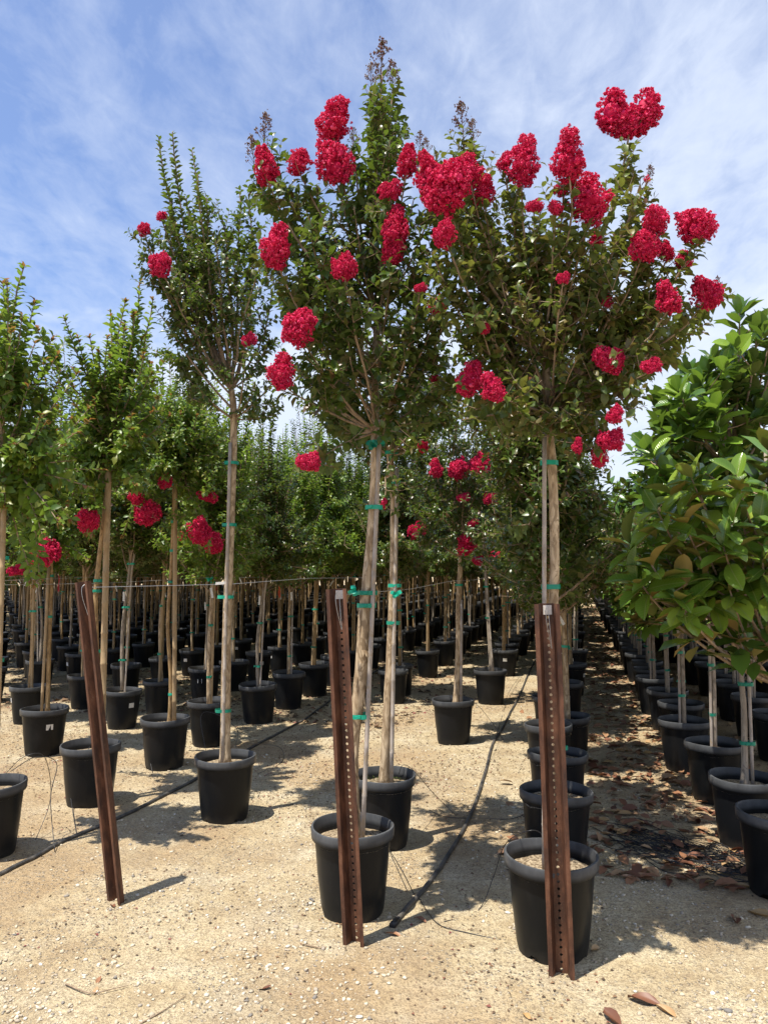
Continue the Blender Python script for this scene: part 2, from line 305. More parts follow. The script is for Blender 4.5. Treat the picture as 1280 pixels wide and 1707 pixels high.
# ------------------------------------------------------------------ crowns
UP = Vector((0, 0, 1))
def bez(a, c, b, n):
    return [a*(1-t)**2+c*2*t*(1-t)+b*t*t for t in [i/(n-1) for i in range(n)]]
def arc_sample(pts, step, start=0.0):
    out = []; acc = start
    for i in range(len(pts)-1):
        a, b = pts[i], pts[i+1]; L = (b-a).length; d = (b-a)/max(L, 1e-6)
        while acc <= L: out.append((a+d*acc, d)); acc += step
        acc -= L
    return out
class Crown:
    def __init__(s, rng): s.rng = rng; s.P = []; s.D = []; s.N = []; s.S = []; s.wood = MB(); s.tips = []
    def leafrun(s, pts, step, size, taper=True):
        r = s.rng; k = 0; sm = arc_sample(pts, step); n = len(sm); rot = r.uniform(0, 6.28)
        for i, (p, d) in enumerate(sm):
            a = d.cross(UP if abs(d.z) < 0.9 else Vector((1, 0, 0))).normalized(); b = d.cross(a)
            rot += 1.57+r.uniform(-.3, .3)
            sd = a*math.cos(rot)+b*math.sin(rot); fr = (i+1)/max(n, 1)
            sz = size*(1.0-(0.40*max(0, fr-0.6)/0.4 if taper else 0))*r.uniform(0.75, 1.2)
            for q in (-1, 1):
                if r.random() < 0.10: continue
                dd = sd*q*0.85+d*r.uniform(.35, .75)+Vector((r.gauss(0, .18), r.gauss(0, .18), r.gauss(-.05, .18)))
                nn = d*0.55+UP*r.uniform(.2, .9)+Vector((r.gauss(0, .25), r.gauss(0, .25), 0))
                s.P.append(tuple(p+sd*q*0.003)); s.D.append(tuple(dd)); s.N.append(tuple(nn)); s.S.append(sz)
    def twig(s, p, d, L, size, depth=0):
        r = s.rng; d = d.normalized(); e = p+d*L; c = p+d*L*.5+Vector((0, 0, -0.03*L))+Vector((r.gauss(0, .04), r.gauss(0, .04), r.gauss(0, .03)))*L
        e = e+Vector((0, 0, 0.18*L)); pts = bez(p, c, e, 4)
        s.wood.tube(pts, [0.0026, 0.0022, 0.0016, 0.0009], 3, cap=False)
        s.leafrun(pts, size*0.52, size)
        if depth < 1 and L > 0.14:
            for k in range(r.choice((1, 2, 2))):
                t = r.uniform(.25, .75); q = pts[1].lerp(pts[2], t)
                sd = Vector((r.gauss(0, 1), r.gauss(0, 1), r.gauss(.2, .7))).normalized()
                s.twig(q, d*.6+sd*.9, L*r.uniform(.4, .65), size*.95, depth+1)
    def limb(s, a, b, r0, size, dens=0.05, bare=0.22, lean=0.35, tw=(0.12, 0.34), spread=0.9, spire=1.1):
        r = s.rng; v = b-a; L = v.length
        c = a+Vector((v.x*(0.5+lean*.5), v.y*(0.5+lean*.5), v.z*(0.5-lean*.25)))
        c += Vector((r.gauss(0, .04), r.gauss(0, .04), 0))*L
        n = max(5, int(L/0.12)); pts = bez(a, c, b, n)
        for i in range(1, n-1): pts[i] = pts[i]+Vector((r.gauss(0, 1), r.gauss(0, 1), 0))*0.006
        s.wood.tube(pts, [r0*(1-0.62*i/(n-1)) for i in range(n)], 5, cap=False)
        sm = arc_sample(pts, dens); m = len(sm)
        for i, (p, d) in enumerate(sm):
            t = i/max(m, 1)
            if t < bare: continue
            if t > spire and L > .45: continue
            sd = Vector((r.gauss(0, 1), r.gauss(0, 1), r.gauss(0, .5))).normalized()
            Lt = r.uniform(*tw)*(1.0 if t < .7 else 1.0-(t-.7)*2.2)
            s.twig(p, d*.55+sd*spread+UP*.1, max(.05, Lt), size)
        k = int(n*(0.3 if spire < .5 else 0.5)); s.leafrun(pts[k:], size*(.36 if spire < 1 else .45), size*(1.15 if spire < 1 else 1.05))
        s.tips.append((b.copy(), (pts[-1]-pts[-2]).normalized()))
        return pts
    def build(s, parent, leafm, tmpl=LEAF8, name='foliage', woodn='branches', nl='new_leaf'):
        P, D, N, S = map(np.array, (s.P, s.D, s.N, s.S))
        V, fl, fs = leaves_np(P, D, N, S, tmpl); me = mesh_np(name, V, fl, fs, leafm)
        o = link(name, me, parent); o['kind'] = 'stuff'
        wd = link(woodn, s.wood.mesh(woodn, 'branch_bark', True), parent)
        return o, wd

# ------------------------------------------------------------------ flower clusters
def petal_cloud(rng, allobes, nmain, n, size):
    lobes = allobes; uniq = allobes[:nmain//7]+allobes[nmain:]
    fl_c = []; tries = 0; nf = n//16
    while len(fl_c) < nf and tries < nf*30:
        tries += 1
        c, r = rng.choice(lobes); d = Vector((rng.gauss(0, 1), rng.gauss(0, 1), rng.gauss(0, 1))).normalized()
        p = Vector(c)+Vector((d.x*r[0], d.y*r[1], d.z*r[2]))*rng.uniform(.84, 1.20)
        if any((Vector(((p.x-c2[0])/r2[0], (p.y-c2[1])/r2[1], (p.z-c2[2])/r2[2]))).length < 0.78 for c2, r2 in uniq): continue
        if any((p-q).length < size*1.15 for q, _ in fl_c): continue
        fl_c.append((p, d))
    V = []; fl = []; fs = []
    for c, dm in fl_c:
        R_ = size*rng.uniform(1.0, 1.9)
        for q in range(16):
            d = (Vector((rng.gauss(0, 1), rng.gauss(0, 1), rng.gauss(0, 1))).normalized()+dm*.55).normalized()
            p = c+d*R_*rng.uniform(.55, 1.0); s_ = size*rng.uniform(.45, .85)
            nn = (d+Vector((rng.gauss(0, .55), rng.gauss(0, .55), rng.gauss(0, .55)))).normalized()
            a = nn.orthogonal().normalized(); b = nn.cross(a); k = len(V); an = rng.uniform(0, 6.28)
            V.append(p-nn*s_*.3); m = 5
            for j in range(m):
                t = an+6.283*j/m; V.append(p+a*math.cos(t)*s_+b*math.sin(t)*s_+nn*s_*rng.uniform(-.45, .55))
            for j in range(m): fl += [k, k+1+j, k+1+(j+1) % m]; fs.append(3)
    # solid core so that nothing shows through
    for c, r in uniq:
        k = len(V); nu, nvv = 10, 6
        for i in range(nvv+1):
            for j in range(nu):
                th = math.pi*i/nvv; ph = 6.283*j/nu; V.append(Vector((c[0]+r[0]*.66*math.sin(th)*math.cos(ph), c[1]+r[1]*.66*math.sin(th)*math.sin(ph), c[2]+r[2]*.66*math.cos(th))))
        for i in range(nvv):
            for j in range(nu): fl += [k+i*nu+j, k+(i+1)*nu+j, k+(i+1)*nu+(j+1) % nu, k+i*nu+(j+1) % nu]; fs.append(4)
    return np.array([tuple(v) for v in V]), fl, fs
FL_MESH = {}
def flower_mesh(kind, var):
    key = (kind, var)
    if key in FL_MESH: return FL_MESH[key]
    rng = random.Random(hash(kind) % 1 + var*7 + len(kind)*13)
    if kind == 'cone': L = [((0, 0, .30), (.32, .30, .26)), ((.02, 0, .02), (.42, .40, .30)), ((-.04, .02, .58), (.22, .22, .26)), ((.1, 0, -.2), (.30, .3, .22))]
    elif kind == 'round': L = [((0, 0, 0), (.42, .4, .36)), ((.16, .05, .16), (.26, .26, .24)), ((-.18, 0, .1), (.26, .26, .24)), ((0, -.1, -.15), (.3, .3, .25))]
    elif kind == 'wide': L = [((-.24, 0, .02), (.28, .26, .26)), ((.24, .02, .08), (.30, .28, .30)), ((0, 0, -.02), (.3, .3, .24)), ((.1, 0, .22), (.2, .2, .2))]
    elif kind == 'heart': L = [((-.26, 0, .10), (.24, .24, .34)), ((.28, 0, .06), (.22, .22, .32)), ((0, 0, -.14), (.30, .26, .24)), ((-.14, 0, .40), (.14, .14, .16)), ((-.1, 0, -.05), (.26, .24, .26))]
    else: L = [((0, 0, 0), (.2, .2, .2)), ((.22, 0, .1), (.14, .14, .13)), ((-.22, .05, -.05), (.15, .14, .13)), ((.02, 0, .26), (.12, .12, .14))]
    L = [((c[0]+rng.uniform(-.05, .05), c[1]+rng.uniform(-.05, .05), c[2]+rng.uniform(-.04, .04)), r) for c, r in L]
    # knobbly sub-lobes
    ext = []
    for c, r in L:
        for k in range(6):
            d = Vector((rng.gauss(0, 1), rng.gauss(0, 1), rng.gauss(0, 1))).normalized()
            ext.append(((c[0]+d.x*r[0]*.85, c[1]+d.y*r[1]*.85, c[2]+d.z*r[2]*.85), (r[0]*.36, r[1]*.36, r[2]*.36)))
    for k in range(9):
        c, r = rng.choice(L); d = Vector((rng.gauss(0, 1), rng.gauss(0, .8), rng.gauss(0, 1))).normalized(); q = rng.uniform(.05, .10)
        ext.append(((c[0]+d.x*(r[0]+q*.7), c[1]+d.y*(r[1]+q*.7), c[2]+d.z*(r[2]+q*.7)), (q, q, q*1.1)))
    NL = len(L)
    # work at 0.25 m real size so that the bumps are in metres
    s_ = 0.25; LL = [(tuple(x*s_ for x in c), tuple(x*s_ for x in r)) for c, r in L*7+ext]
    V, fl, fs = petal_cloud(rng, LL, NL*7, 8600 if kind != 'loose' else 1400, 0.0072)
    FL_MESH[key] = mesh_np('flower_cluster', V/s_, fl, fs, 'petal'); return FL_MESH[key]
BUD = {}
def bud_mesh(var):
    if var in BUD: return BUD[var]
    rng = random.Random(90+var); m = MB(); m.tube([(0, 0, -.5), (0, 0, .1), (.02, 0, .55)], [.012, .01, .006], 4)
    for k in range(44):
        z = rng.uniform(-.40, .5); an = rng.uniform(0, 6.28); L = (0.62-z)*.42*rng.uniform(.5, 1)
        e = Vector((math.cos(an)*L, math.sin(an)*L, z+L*.8)); m.tube([(0, 0, z), tuple(e)], [.006, .004], 3)
        for q in range(4):
            c = e+Vector((rng.gauss(0, .035), rng.gauss(0, .035), rng.gauss(0, .035))); r = rng.uniform(.018, .032)
            m.add([c+Vector(v)*r for v in ((1, 0, 0), (-1, 0, 0), (0, 1, 0), (0, -1, 0), (0, 0, 1), (0, 0, -1))], [(0, 2, 4), (2, 1, 4), (1, 3, 4), (3, 0, 4), (2, 0, 5), (1, 2, 5), (3, 1, 5), (0, 3, 5)])
    BUD[var] = m.mesh('flower_bud_spray', 'bud'); return BUD[var]
def put_flower(parent, p, wpx, hpx, dep, rng):
    W = wpx*dep/F; H = hpx*dep/F
    kind = 'loose' if wpx < 18 else ('cone' if H > 1.08*W else ('wide' if W > 1.25*H else 'round'))
    if rng.random() < .25 and kind == 'round': kind = 'wide'
    if wpx >= 100: kind = 'heart'
    kw, kh = {'cone': (.86, 1.30), 'round': (.95, .86), 'wide': (1.14, .76), 'heart': (1.05, 1.0), 'loose': (.75, .75)}[kind]
    o = link('flower_cluster', flower_mesh(kind, rng.randrange(3)), parent, p)
    o.rotation_euler = (rng.uniform(-.35, .35), rng.uniform(-.4, .4), rng.uniform(-.5, .5) if kind in ('wide', 'heart') else rng.uniform(0, 6.28))
    o.scale = (W/kw, (W/kw+H/kh)/2*.9, H/kh); return o

# ------------------------------------------------------------------ pots
def pot_mesh(seed, n=36):
    rng = random.Random(seed); m = MB()
    prof = [(.150, .0), (.158, .035), (.176, .20), (.188, .355), (.189, .362), (.205, .366), (.2075, .372), (.210, .412), (.207, .420), (.199, .421), (.196, .412), (.190, .36), (.184, .30)]
    dx, dy, dz = [rng.uniform(-.003, .003) for _ in range(3)]; ov = rng.uniform(-.015, .015); tilt = rng.uniform(-.02, .02)
    k = len(m.v)
    for i, (r, z) in enumerate(prof):
        for j in range(n):
            a = 2*math.pi*j/n; rr = r*(1+ov*math.cos(2*a)*(z/.42)); zz_ = z
            if i == 0 and j % 9 in (0, 1): zz_ = 0.024
            if i == 1 and j % 9 in (0, 1): rr -= 0.006
            m.v.append((rr*math.cos(a)+tilt*z, rr*math.sin(a), zz_+(.004*math.cos(a*2+dx*900) if z > .3 else 0)))
    for i in range(len(prof)-1):
        for j in range(n): m.f.append((k+i*n+j, k+i*n+(j+1) % n, k+(i+1)*n+(j+1) % n, k+(i+1)*n+j))
    m.f.append(tuple(k+j for j in reversed(range(n))))
    me = m.mesh('pot', 'pot_plastic', True)
    me.set_sharp_from_angle(angle=math.radians(40)); return me
def soil_mesh(seed):
    rng = random.Random(seed); m = MB(); R = .189; nr, na = 7, 24; z0 = .352
    m.v.append((0, 0, z0+.02))
    for i in range(1, nr+1):
        for j in range(na):
            a = 6.2832*j/na; r = R*i/nr; x, y = r*math.cos(a), r*math.sin(a)
            m.v.append((x, y, z0+.018*(1-(r/R)**2)+noise.noise(Vector((x*22, y*22, seed)))*.016-.006))
    for j in range(na): m.f.append((0, 1+j, 1+(j+1) % na))
    for i in range(nr-1):
        for j in range(na): m.f.append((1+i*na+j, 1+(i+1)*na+j, 1+(i+1)*na+(j+1) % na, 1+i*na+(j+1) % na))
    return m.mesh('soil', 'soil', True)
POTS = [pot_mesh(i) for i in range(5)]; SOILS = [soil_mesh(i) for i in range(4)]
lm = MB(); lm.box((0, 0, 0), Vector((1, 0, 0)), Vector((0, 1, 0)), UP, .06, .0015, .05); STICK = lm.mesh('pot_label', 'label_white')
def pot_stick(pt, an, z=.27):
    r = .150+.038*(z/.355)+.0035; o = link('pot_label', STICK, pt, (r*math.cos(an), r*math.sin(an), z)); o.rotation_euler = (0.10, 0, an+math.pi/2); return o
def add_pot(root, rng, soil=True, stick=None):
    p = link('pot', rng.choice(POTS), root); p.rotation_euler = (0, 0, rng.uniform(0, 6.28))
    if soil: link('soil', rng.choice(SOILS), root).rotation_euler = (0, 0, rng.uniform(0, 6.28))
    if stick is not None:
        pot_stick(p, stick-p.rotation_euler.z)
    return p
def tie_mesh(r1, sep_=0.0):
    m = MB(); n = 14
    pts = [(math.cos(6.2832*i/n)*(r1+sep_*.5)+sep_*.5, math.sin(6.2832*i/n)*r1) for i in range(n)]
    for i in range(n):
        (x0, y0), (x1, y1) = pts[i], pts[(i+1) % n]; k = len(m.v)
        m.v += [(x0, y0, -.011), (x1, y1, -.011), (x1, y1, .011), (x0, y0, .011)]; m.f.append((k, k+1, k+2, k+3))
    m.box((-r1*.2, -r1-.006, 0), Vector((.9, .1, .3)).normalized(), Vector((0, 1, 0)), UP, .028, .008, .016)
    return m.mesh('tie_tape', 'tie_green')
def bow_mesh(seed):
    rng = random.Random(seed); m = MB()
    for k in range(5):
        a = rng.uniform(0, 6.28); d = Vector((math.cos(a), -.3, math.sin(a)*.8)); s_ = Vector((-math.sin(a), rng.uniform(-.4, .4), math.cos(a)))
        L = rng.uniform(.02, .045); V = [s_*.008, -s_*.008, d*L*.5-s_*.013+Vector((0, -.01, 0)), d*L*.5+s_*.013+Vector((0, -.01, 0)), d*L-s_*.010, d*L+s_*.010]
        m.add(V, [(0, 1, 2, 3), (3, 2, 4, 5)])
    return m.mesh('tie_bow', 'tie_green')
BOWS = [bow_mesh(i) for i in range(3)]
def smooth_line(pts, n=4):
    pts = [Vector(p) for p in pts]; out = []
    for i in range(len(pts)-1):
        p0, p1, p2, p3 = pts[max(i-1, 0)], pts[i], pts[i+1], pts[min(i+2, len(pts)-1)]
        for k in range(n):
            t = k/n; out.append(0.5*((2*p1)+(p2-p0)*t+(2*p0-5*p1+4*p2-p3)*t*t+(3*p1-p0-3*p2+p3)*t**3))
    out.append(pts[-1]); return out
def trunk_obj(root, pts, r0, r1, rng, m='bark_pale', name='trunk', n=10, knob=0.05, flare=True, flakes=0):
    L = smooth_line(pts, 6); k = len(L); mb = MB()
    rad = []
    for i in range(k):
        t = i/(k-1); r = r0+(r1-r0)*t
        if flare: r *= 1+.55*math.exp(-((L[i]-L[0]).length)/.05)
        r *= 1+knob*noise.noise(Vector((L[i].z*5, r0*100, rng.random()*.2)))*2
        rad.append(r)
    random.seed(rng.randrange(9999)); mb.tube(L, rad, n, wob=knob*.5)
    for q in range(flakes):
        i = rng.randrange(2, k-2); a = rng.uniform(0, 6.28); o = Vector((math.cos(a), math.sin(a), 0)); s_ = Vector((-o.y, o.x, 0)); p = L[i]+o*rad[i]*.96
        h = rng.uniform(.03, .09); wv = rng.uniform(.004, .010); f = rng.uniform(.006, .02)
        mb.add([p-s_*wv, p+s_*wv, p+s_*wv*.8+o*.006-UP*h*.5, p-s_*wv*.8+o*.005-UP*h*.5, p+o*f-UP*h], [(0, 1, 2, 3), (3, 2, 4)])
    return link(name, mb.mesh(name, m, True), root)
def stake_obj(root, a, b, r, m='bamboo', n=8, nodes=True):
    a, b = Vector(a), Vector(b); L = (b-a).length; mb = MB(); pts = []; rad = []; k = max(3, int(L/.22))
    for i in range(k+1):
        t = i/k; p = a.lerp(b, t)
        if nodes and 0 < i < k:
            d = (b-a).normalized(); pts += [p-d*.008, p, p+d*.008]; rad += [r, r*1.14, r]
        else: pts.append(p); rad.append(r)
    mb.tube(pts, rad, n); return link('stake', mb.mesh('stake', m, True), root)
def tie_at(root, p, q, r):
    """tape round two stems whose centres are p and q"""
    mid = (p+q)/2; d = q-p; d.z = 0; L = d.length; m = tie_mesh(r+L*.0, 0)
    mb = MB(); n = 18; ax = d.normalized() if L > 1e-4 else Vector((1, 0, 0)); bx = Vector((-ax.y, ax.x, 0)); ring = []
    for i in range(n):
        a = 6.2832*i/n; c = ax*math.cos(a)*r+bx*math.sin(a)*r+ax*(L/2 if math.cos(a) > 0 else -L/2); ring.append(c)
    for i in range(n):
        a_, b_ = ring[i], ring[(i+1) % n]; k = len(mb.v); h = .011
        mb.v += [tuple(a_-UP*h), tuple(b_-UP*h), tuple(b_+UP*h), tuple(a_+UP*h)]; mb.f.append((k, k+1, k+2, k+3))
    mb.box(tuple(bx*(-r-.004)), (ax+UP*.3).normalized(), bx, UP, .03, .008, .014)
    o = link('tie_tape', mb.mesh('tie_tape', 'tie_green'), root, mid); return o

# ------------------------------------------------------------------ ground
def gh(x, y):
    return .014*noise.noise(Vector((x*.8, y*.8, 0)))+.007*noise.noise(Vector((x*3.1, y*3.1, 4)))+.0035*noise.noise(Vector((x*11, y*11, 9)))
def axis(lo, hi, st, ext, grow=1.35):
    a = list(np.arange(lo, hi+1e-6, st)); s_ = st
    x = a[-1]
    while x < ext: s_ *= grow; x += s_; a.append(x)
    s_ = st; x = a[0]; pre = []
    while x > -ext: s_ *= grow; x -= s_; pre.append(x)
    return np.array(pre[::-1]+a)
gx = axis(-3.4, 3.4, .035, 700); gy = axis(1.9, 9.0, .035, 700)
GV = np.zeros((len(gy), len(gx), 3)); GV[:, :, 0] = gx[None, :]; GV[:, :, 1] = gy[:, None]
for i, y in enumerate(gy):
    for j, x in enumerate(gx):
        if -8 < x < 8 and 0 < y < 16: GV[i, j, 2] = gh(x, y)
ny, nx = len(gy), len(gx); ii = (np.arange(ny-1)[:, None]*nx+np.arange(nx-1)[None, :]).ravel()
GF = np.stack([ii, ii+1, ii+nx+1, ii+nx], 1).ravel()
g = link('ground', mesh_np('ground', GV.reshape(-1, 3), GF, np.full(len(ii), 4), 'ground_dirt', True)); g['kind'] = 'structure'

# ------------------------------------------------------------------ rusty posts
def post(base, top, w_, label, seed, faceyaw=0.0):
    base = Vector(base); top = Vector(top); H = (top-base).length
    root = tag(empty('steel_post', base), label, 'post', 'rusty perforated steel posts at the row ends')
    zx = (top-base).normalized(); fx = Vector((math.cos(YAW+faceyaw), -math.sin(YAW+faceyaw), 0)); X = (fx-zx*fx.dot(zx)).normalized(); Y = zx.cross(X)
    rot = Matrix((X, Y, zx)).transposed().to_4x4(); t = .0035
    m = MB(); hw = .0225*w_/.105; n = 4
    sec = [(-.5*w_, 0), (-.33*w_, 0), (-hw, .046), (hw, .046), (.33*w_, 0), (.5*w_, 0)]
    def strip(p0, p1, z0, z1):
        d = Vector((p1[0]-p0[0], p1[1]-p0[1], 0)).normalized(); nn = Vector((-d.y, d.x, 0))*t
        A = [Vector((*p0, z0)), Vector((*p1, z0)), Vector((*p1, z1)), Vector((*p0, z1))]; B = [a+nn for a in A]
        m.add(A+B, [(0, 1, 2, 3), (7, 6, 5, 4), (0, 4, 5, 1), (2, 6, 7, 3), (1, 5, 6, 2), (0, 3, 7, 4)])
    rng = random.Random(seed)
    for a, b in ((0, 1), (1, 2), (3, 4), (4, 5)): strip(sec[a], sec[b], -.15, H)
    # web: cells with real holes
    sp = .030; z = -.15; r = .0062; nh = 0; N8 = 10
    zt = H; cells = int((zt+.15)/sp)
    for c in range(cells):
        z0 = -.15+c*sp; z1 = z0+sp; zc = (z0+z1)/2
        for side_, yy in ((0, .046), (1, .046+t)):
            k = len(m.v); sq = [(-hw, z0), (hw, z0), (hw, z1), (-hw, z1)]
            for j in range(N8):
                a = 6.2832*j/N8-math.pi*.75; m.v.append((r*math.cos(a), yy, zc+r*math.sin(a)))
            for j in range(N8):
                a = 6.2832*j/N8-math.pi*.75; ca, sa = math.cos(a), math.sin(a)
                q = min(hw/abs(ca) if abs(ca) > 1e-6 else 9, (sp/2)/abs(sa) if abs(sa) > 1e-6 else 9); m.v.append((ca*q, yy, zc+sa*q))
            # corner verts
            for (x, zz_) in sq: m.v.append((x, yy, zz_))
            for j in range(N8):
                j2 = (j+1) % N8; f = (k+j, k+j2, k+N8+j2, k+N8+j); m.f.append(f if side_ == 0 else f[::-1])
            # fill the corners
            for ci, (x, zz_) in enumerate(sq):
                best = None; ac = math.atan2(zz_-zc, x)
                for j in range(N8):
                    a0 = 6.2832*j/N8-math.pi*.75; a1 = a0+6.2832/N8
                    for kk in (-1, 0, 1):
                        aa = ac+kk*6.28318
                        if a0-1e-5 <= aa <= a1+1e-5: best = j
                if best is not None:
                    f = (k+N8+best, k+N8+(best+1) % N8, k+2*N8+ci); m.f.append(f if side_ == 0 else f[::-1])
            if side_ == 0: k0 = k
            else:
                for j in range(N8): j2 = (j+1) % N8; m.f.append((k0+j2, k0+j, k+j, k+j2))
    z1 = -.15+cells*sp
    if z1 < zt: strip(sec[2], sec[3], z1, zt)
    o = link('post_channel', m.mesh('post_channel', 'rusty_steel'), root); o.matrix_local = rot
    m2 = MB(); m2.box((0, .046-.003, H-.028), Vector((1, 0, 0)), Vector((0, 1, 0)), UP, .036, .003, .040)
    o2 = link('plate', m2.mesh('plate', 'plate_white'), root); o2.matrix_local = rot
    m3 = MB(); pts = [Vector((.0, .03, H-.012)), Vector((-.006, .008, H-.03)), Vector((-.004, .004, H-.08)), Vector((.004, .012, H-.14)), Vector((.012, .02, H-.19)), Vector((.009, .022, H-.13)), Vector((.004, .030, H-.03))]
    m3.tube(smooth_line(pts, 4), .0012, 4); o3 = link('wire_loop', m3.mesh('wire_loop', 'wire_steel'), root); o3.matrix_local = rot
    return root
B1 = at_z(190, 1508); B2 = at_z(589, 1577); B3 = at_z(936, 1632)
T1p = at_y(135, 970, B1.y-.02); T2p = at_y(560, 982, B2.y-.02); T3p = at_y(911, 1007, B3.y-.03)
post(B1, T1p, .098, 'leftmost of the three rusty perforated posts, leaning left, bare dirt at its foot', 1, .34)
post(B2, T2p, .100, 'middle rusty perforated post in front of a black tree pot', 2, 0.05)
post(B3, T3p, .106, 'rightmost rusty perforated post in front of the nearest big black pot', 3, 0.0)

# ------------------------------------------------------------------ hero trees
def local(root, p): return Vector(p)-Vector(root.location)
HERO_UV = []
def hero(name, label, rim, seed, trunk, rt, stakes, ties, fork_i, tips, flowers, buds=(), leaf='crape_leaf', size=.046, dens=.05, barkm='bark_pale', spread_y=.38,
         stick=None, group='potted crape myrtles', taglab=False, bow=None, drip=None, newtips=False, tw=(0.12, .34), flakes=0, tries=0, moss=False, r_limb=.012, lowfill=0, core=(1, .2), dup=0, nspire=4, sp_t=.62, open_=.5, bare=.18):
    rng = random.Random(seed); b = at_z(rim[0], rim[1], .42); Y = b.y
    root = tag(empty('potted_crape_myrtle', (b.x, b.y, gh(b.x, b.y)-.004)), label, 'potted tree', group)
    HERO_UV.append((b.x, b.y))
    add_pot(root, rng, stick=stick)
    tp = [local(root, at_y(px, py, Y+dy)) for px, py, dy in trunk]; tp[0].z = .345
    if (tp[1]-tp[0]).z < 0: tp[1].z = .5
    trunk_obj(root, tp, rt[0], rt[1], rng, barkm, flakes=flakes)
    for (ax, ay, bx, by, r, m, dy) in stakes:
        p0 = local(root, at_y(ax, ay, Y+dy)); p0.z = .335; p1 = local(root, at_y(bx, by, Y+dy)); stake_obj(root, p0, p1, r, m)
    if ties:
        cl = smooth_line(tp, 12)
        for (py, off) in ties:
            z = local(root, at_y(640, py, Y)).z; q = min(cl, key=lambda v: abs(v.z-z)); q = Vector((q.x, q.y, z))
            tie_at(root, q, q+Vector((off, -.004, 0)), rt[0]*1.12)
    cr = Crown(rng); fork = tp[-1]; lead = smooth_line(tp[fork_i:], 8)
    tl = []
    for (px, py) in tips:
        tl.append((local(root, at_y(px, py, Y+rng.uniform(-spread_y, spread_y))), True))
        if dup:
            for q_ in range(dup): tl.append((local(root, at_y(px+rng.uniform(-26, 26), py+rng.uniform(10, 130), Y+rng.uniform(-spread_y, spread_y))), True))
    fl = []
    for f in flowers:
        px, py, wp, hp = f[:4]; dy = f[4] if len(f) > 4 else rng.uniform(-spread_y*1.35, -spread_y*.55)
        p = at_y(px, py, Y+dy); dep = to_px(p)[2]; lp = local(root, p); fl.append((lp, wp, hp, dep)); tl.append((lp-UP*hp*dep/F*.22, False))
    for (px, py, hp) in buds:
        dy = rng.uniform(-.15, .15); p = at_y(px, py, Y+dy); dep = to_px(p)[2]; lp = local(root, p); s_ = hp*dep/F
        o = link('flower_bud_spray', bud_mesh(rng.randrange(3)), root, lp); o.scale = (s_*.75,)*2+(s_,); o.rotation_euler = (rng.uniform(-.15, .15), rng.uniform(-.15, .15), rng.uniform(0, 6))
        tl.append((lp-UP*s_*.4, True))
    top = max(v.z for v, _ in tl)
    for ti_, (v, full) in enumerate(tl):
        hd = Vector((v.x-fork.x, v.y-fork.y, 0)).length
        zs = max(lead[0].z, min(lead[-1].z, v.z-hd*.8-.15)); st = min(lead, key=lambda q: abs(q.z-zs))
        L = (v-st).length; cr.limb(st, v, max(.004, min(r_limb, .0075*L+.003)), size, dens=dens, tw=tw, bare=bare if L > .5 else .1, spire=(sp_t if (full and ti_ < nspire) else 1.1))
    for k in range(lowfill):
        a = rng.uniform(0, 6.28); R = rng.uniform(.25, core[1]+.25); st = rng.choice(lead); z = st.z+rng.uniform(.1, core[0])
        cr.limb(st, Vector((st.x+math.cos(a)*R, st.y+math.sin(a)*R*.8, z)), .007, size, dens=dens, tw=tw, bare=.15)
    if True:
        PP = np.array(cr.P); keep = np.ones(len(PP), bool); fx, fy, fz = fork
        inner = (np.abs(PP[:, 0]-fx) < .12+.30*np.clip(PP[:, 2]-fz+.2, 0, 1)) & (PP[:, 2] < fz+.75) & (PP[:, 1]-fy < .05)
        keep &= ~(inner & (np.random.default_rng(seed).random(len(PP)) < open_))
        for lp, wp, hp, dep in fl:
            q = np.array(lp); a_ = np.array([wp, wp, hp])*dep/F*.56; keep &= (((PP-q)/a_)**2).sum(1) > 1.0
        for nm in 'PDNS': setattr(cr, nm, [x for x, k_ in zip(getattr(cr, nm), keep) if k_])
    cr.build(root, leaf)
    for lp, wp, hp, dep in fl: put_flower(root, lp, wp, hp, dep, rng)
    if newtips:
        P = []; D = []; N = []; S = []
        for tp_, d in cr.tips:
            for k in range(7):
                a = rng.uniform(0, 6.28); P.append(tuple(tp_-d*rng.uniform(0, .05))); D.append(tuple(d*.9+Vector((math.cos(a), math.sin(a), 0))*.8)); N.append((0, 0, 1)); S.append(size*rng.uniform(.35, .7))
        V, f1, f2 = leaves_np(np.array(P), np.array(D), np.array(N, float), np.array(S), LEAF4)
        o = link('new_leaves', mesh_np('new_leaves', V, f1, f2, 'new_leaf'), root); o['kind'] = 'stuff'
    if taglab:
        m = MB(); m.box((0, 0, 0), Vector((1, 0, .1)).normalized(), Vector((0, 1, 0)), UP, .065, .002, .018); z = local(root, at_y(640, taglab, Y)).z
        q = min(smooth_line(tp, 12), key=lambda v: abs(v.z-z)); link('name_tag', m.mesh('name_tag', 'label_white'), root, (q.x-.05, q.y-.03, z))
    if bow:
        for px, py in bow: link('tie_bow', rng.choice(BOWS), root, local(root, at_y(px, py, Y-.05)))
    if drip:
        m = MB(); pts = [Vector((x, y, z)) for x, y, z in drip]; m.tube(smooth_line([local(root, p) for p in pts], 6), .0022, 5); link('drip_tube', m.mesh('drip_tube', 'tube_black', True), root)
    if moss:
        P = []; D = []; S = []
        for k in range(420):
            a = rng.uniform(0, 6.28); r = .17*math.sqrt(rng.random()); P.append((r*math.cos(a), r*math.sin(a), .357)); D.append((rng.gauss(0, .6), rng.gauss(0, .6), 1)); S.append(rng.uniform(.008, .02))
        V, f1, f2 = leaves_np(np.array(P), np.array(D), np.tile((1., 0, 0), (len(P), 1)), np.array(S), LEAF4)
        o = link('moss', mesh_np('moss', V, f1, f2, 'moss'), root); o['kind'] = 'stuff'
    return root
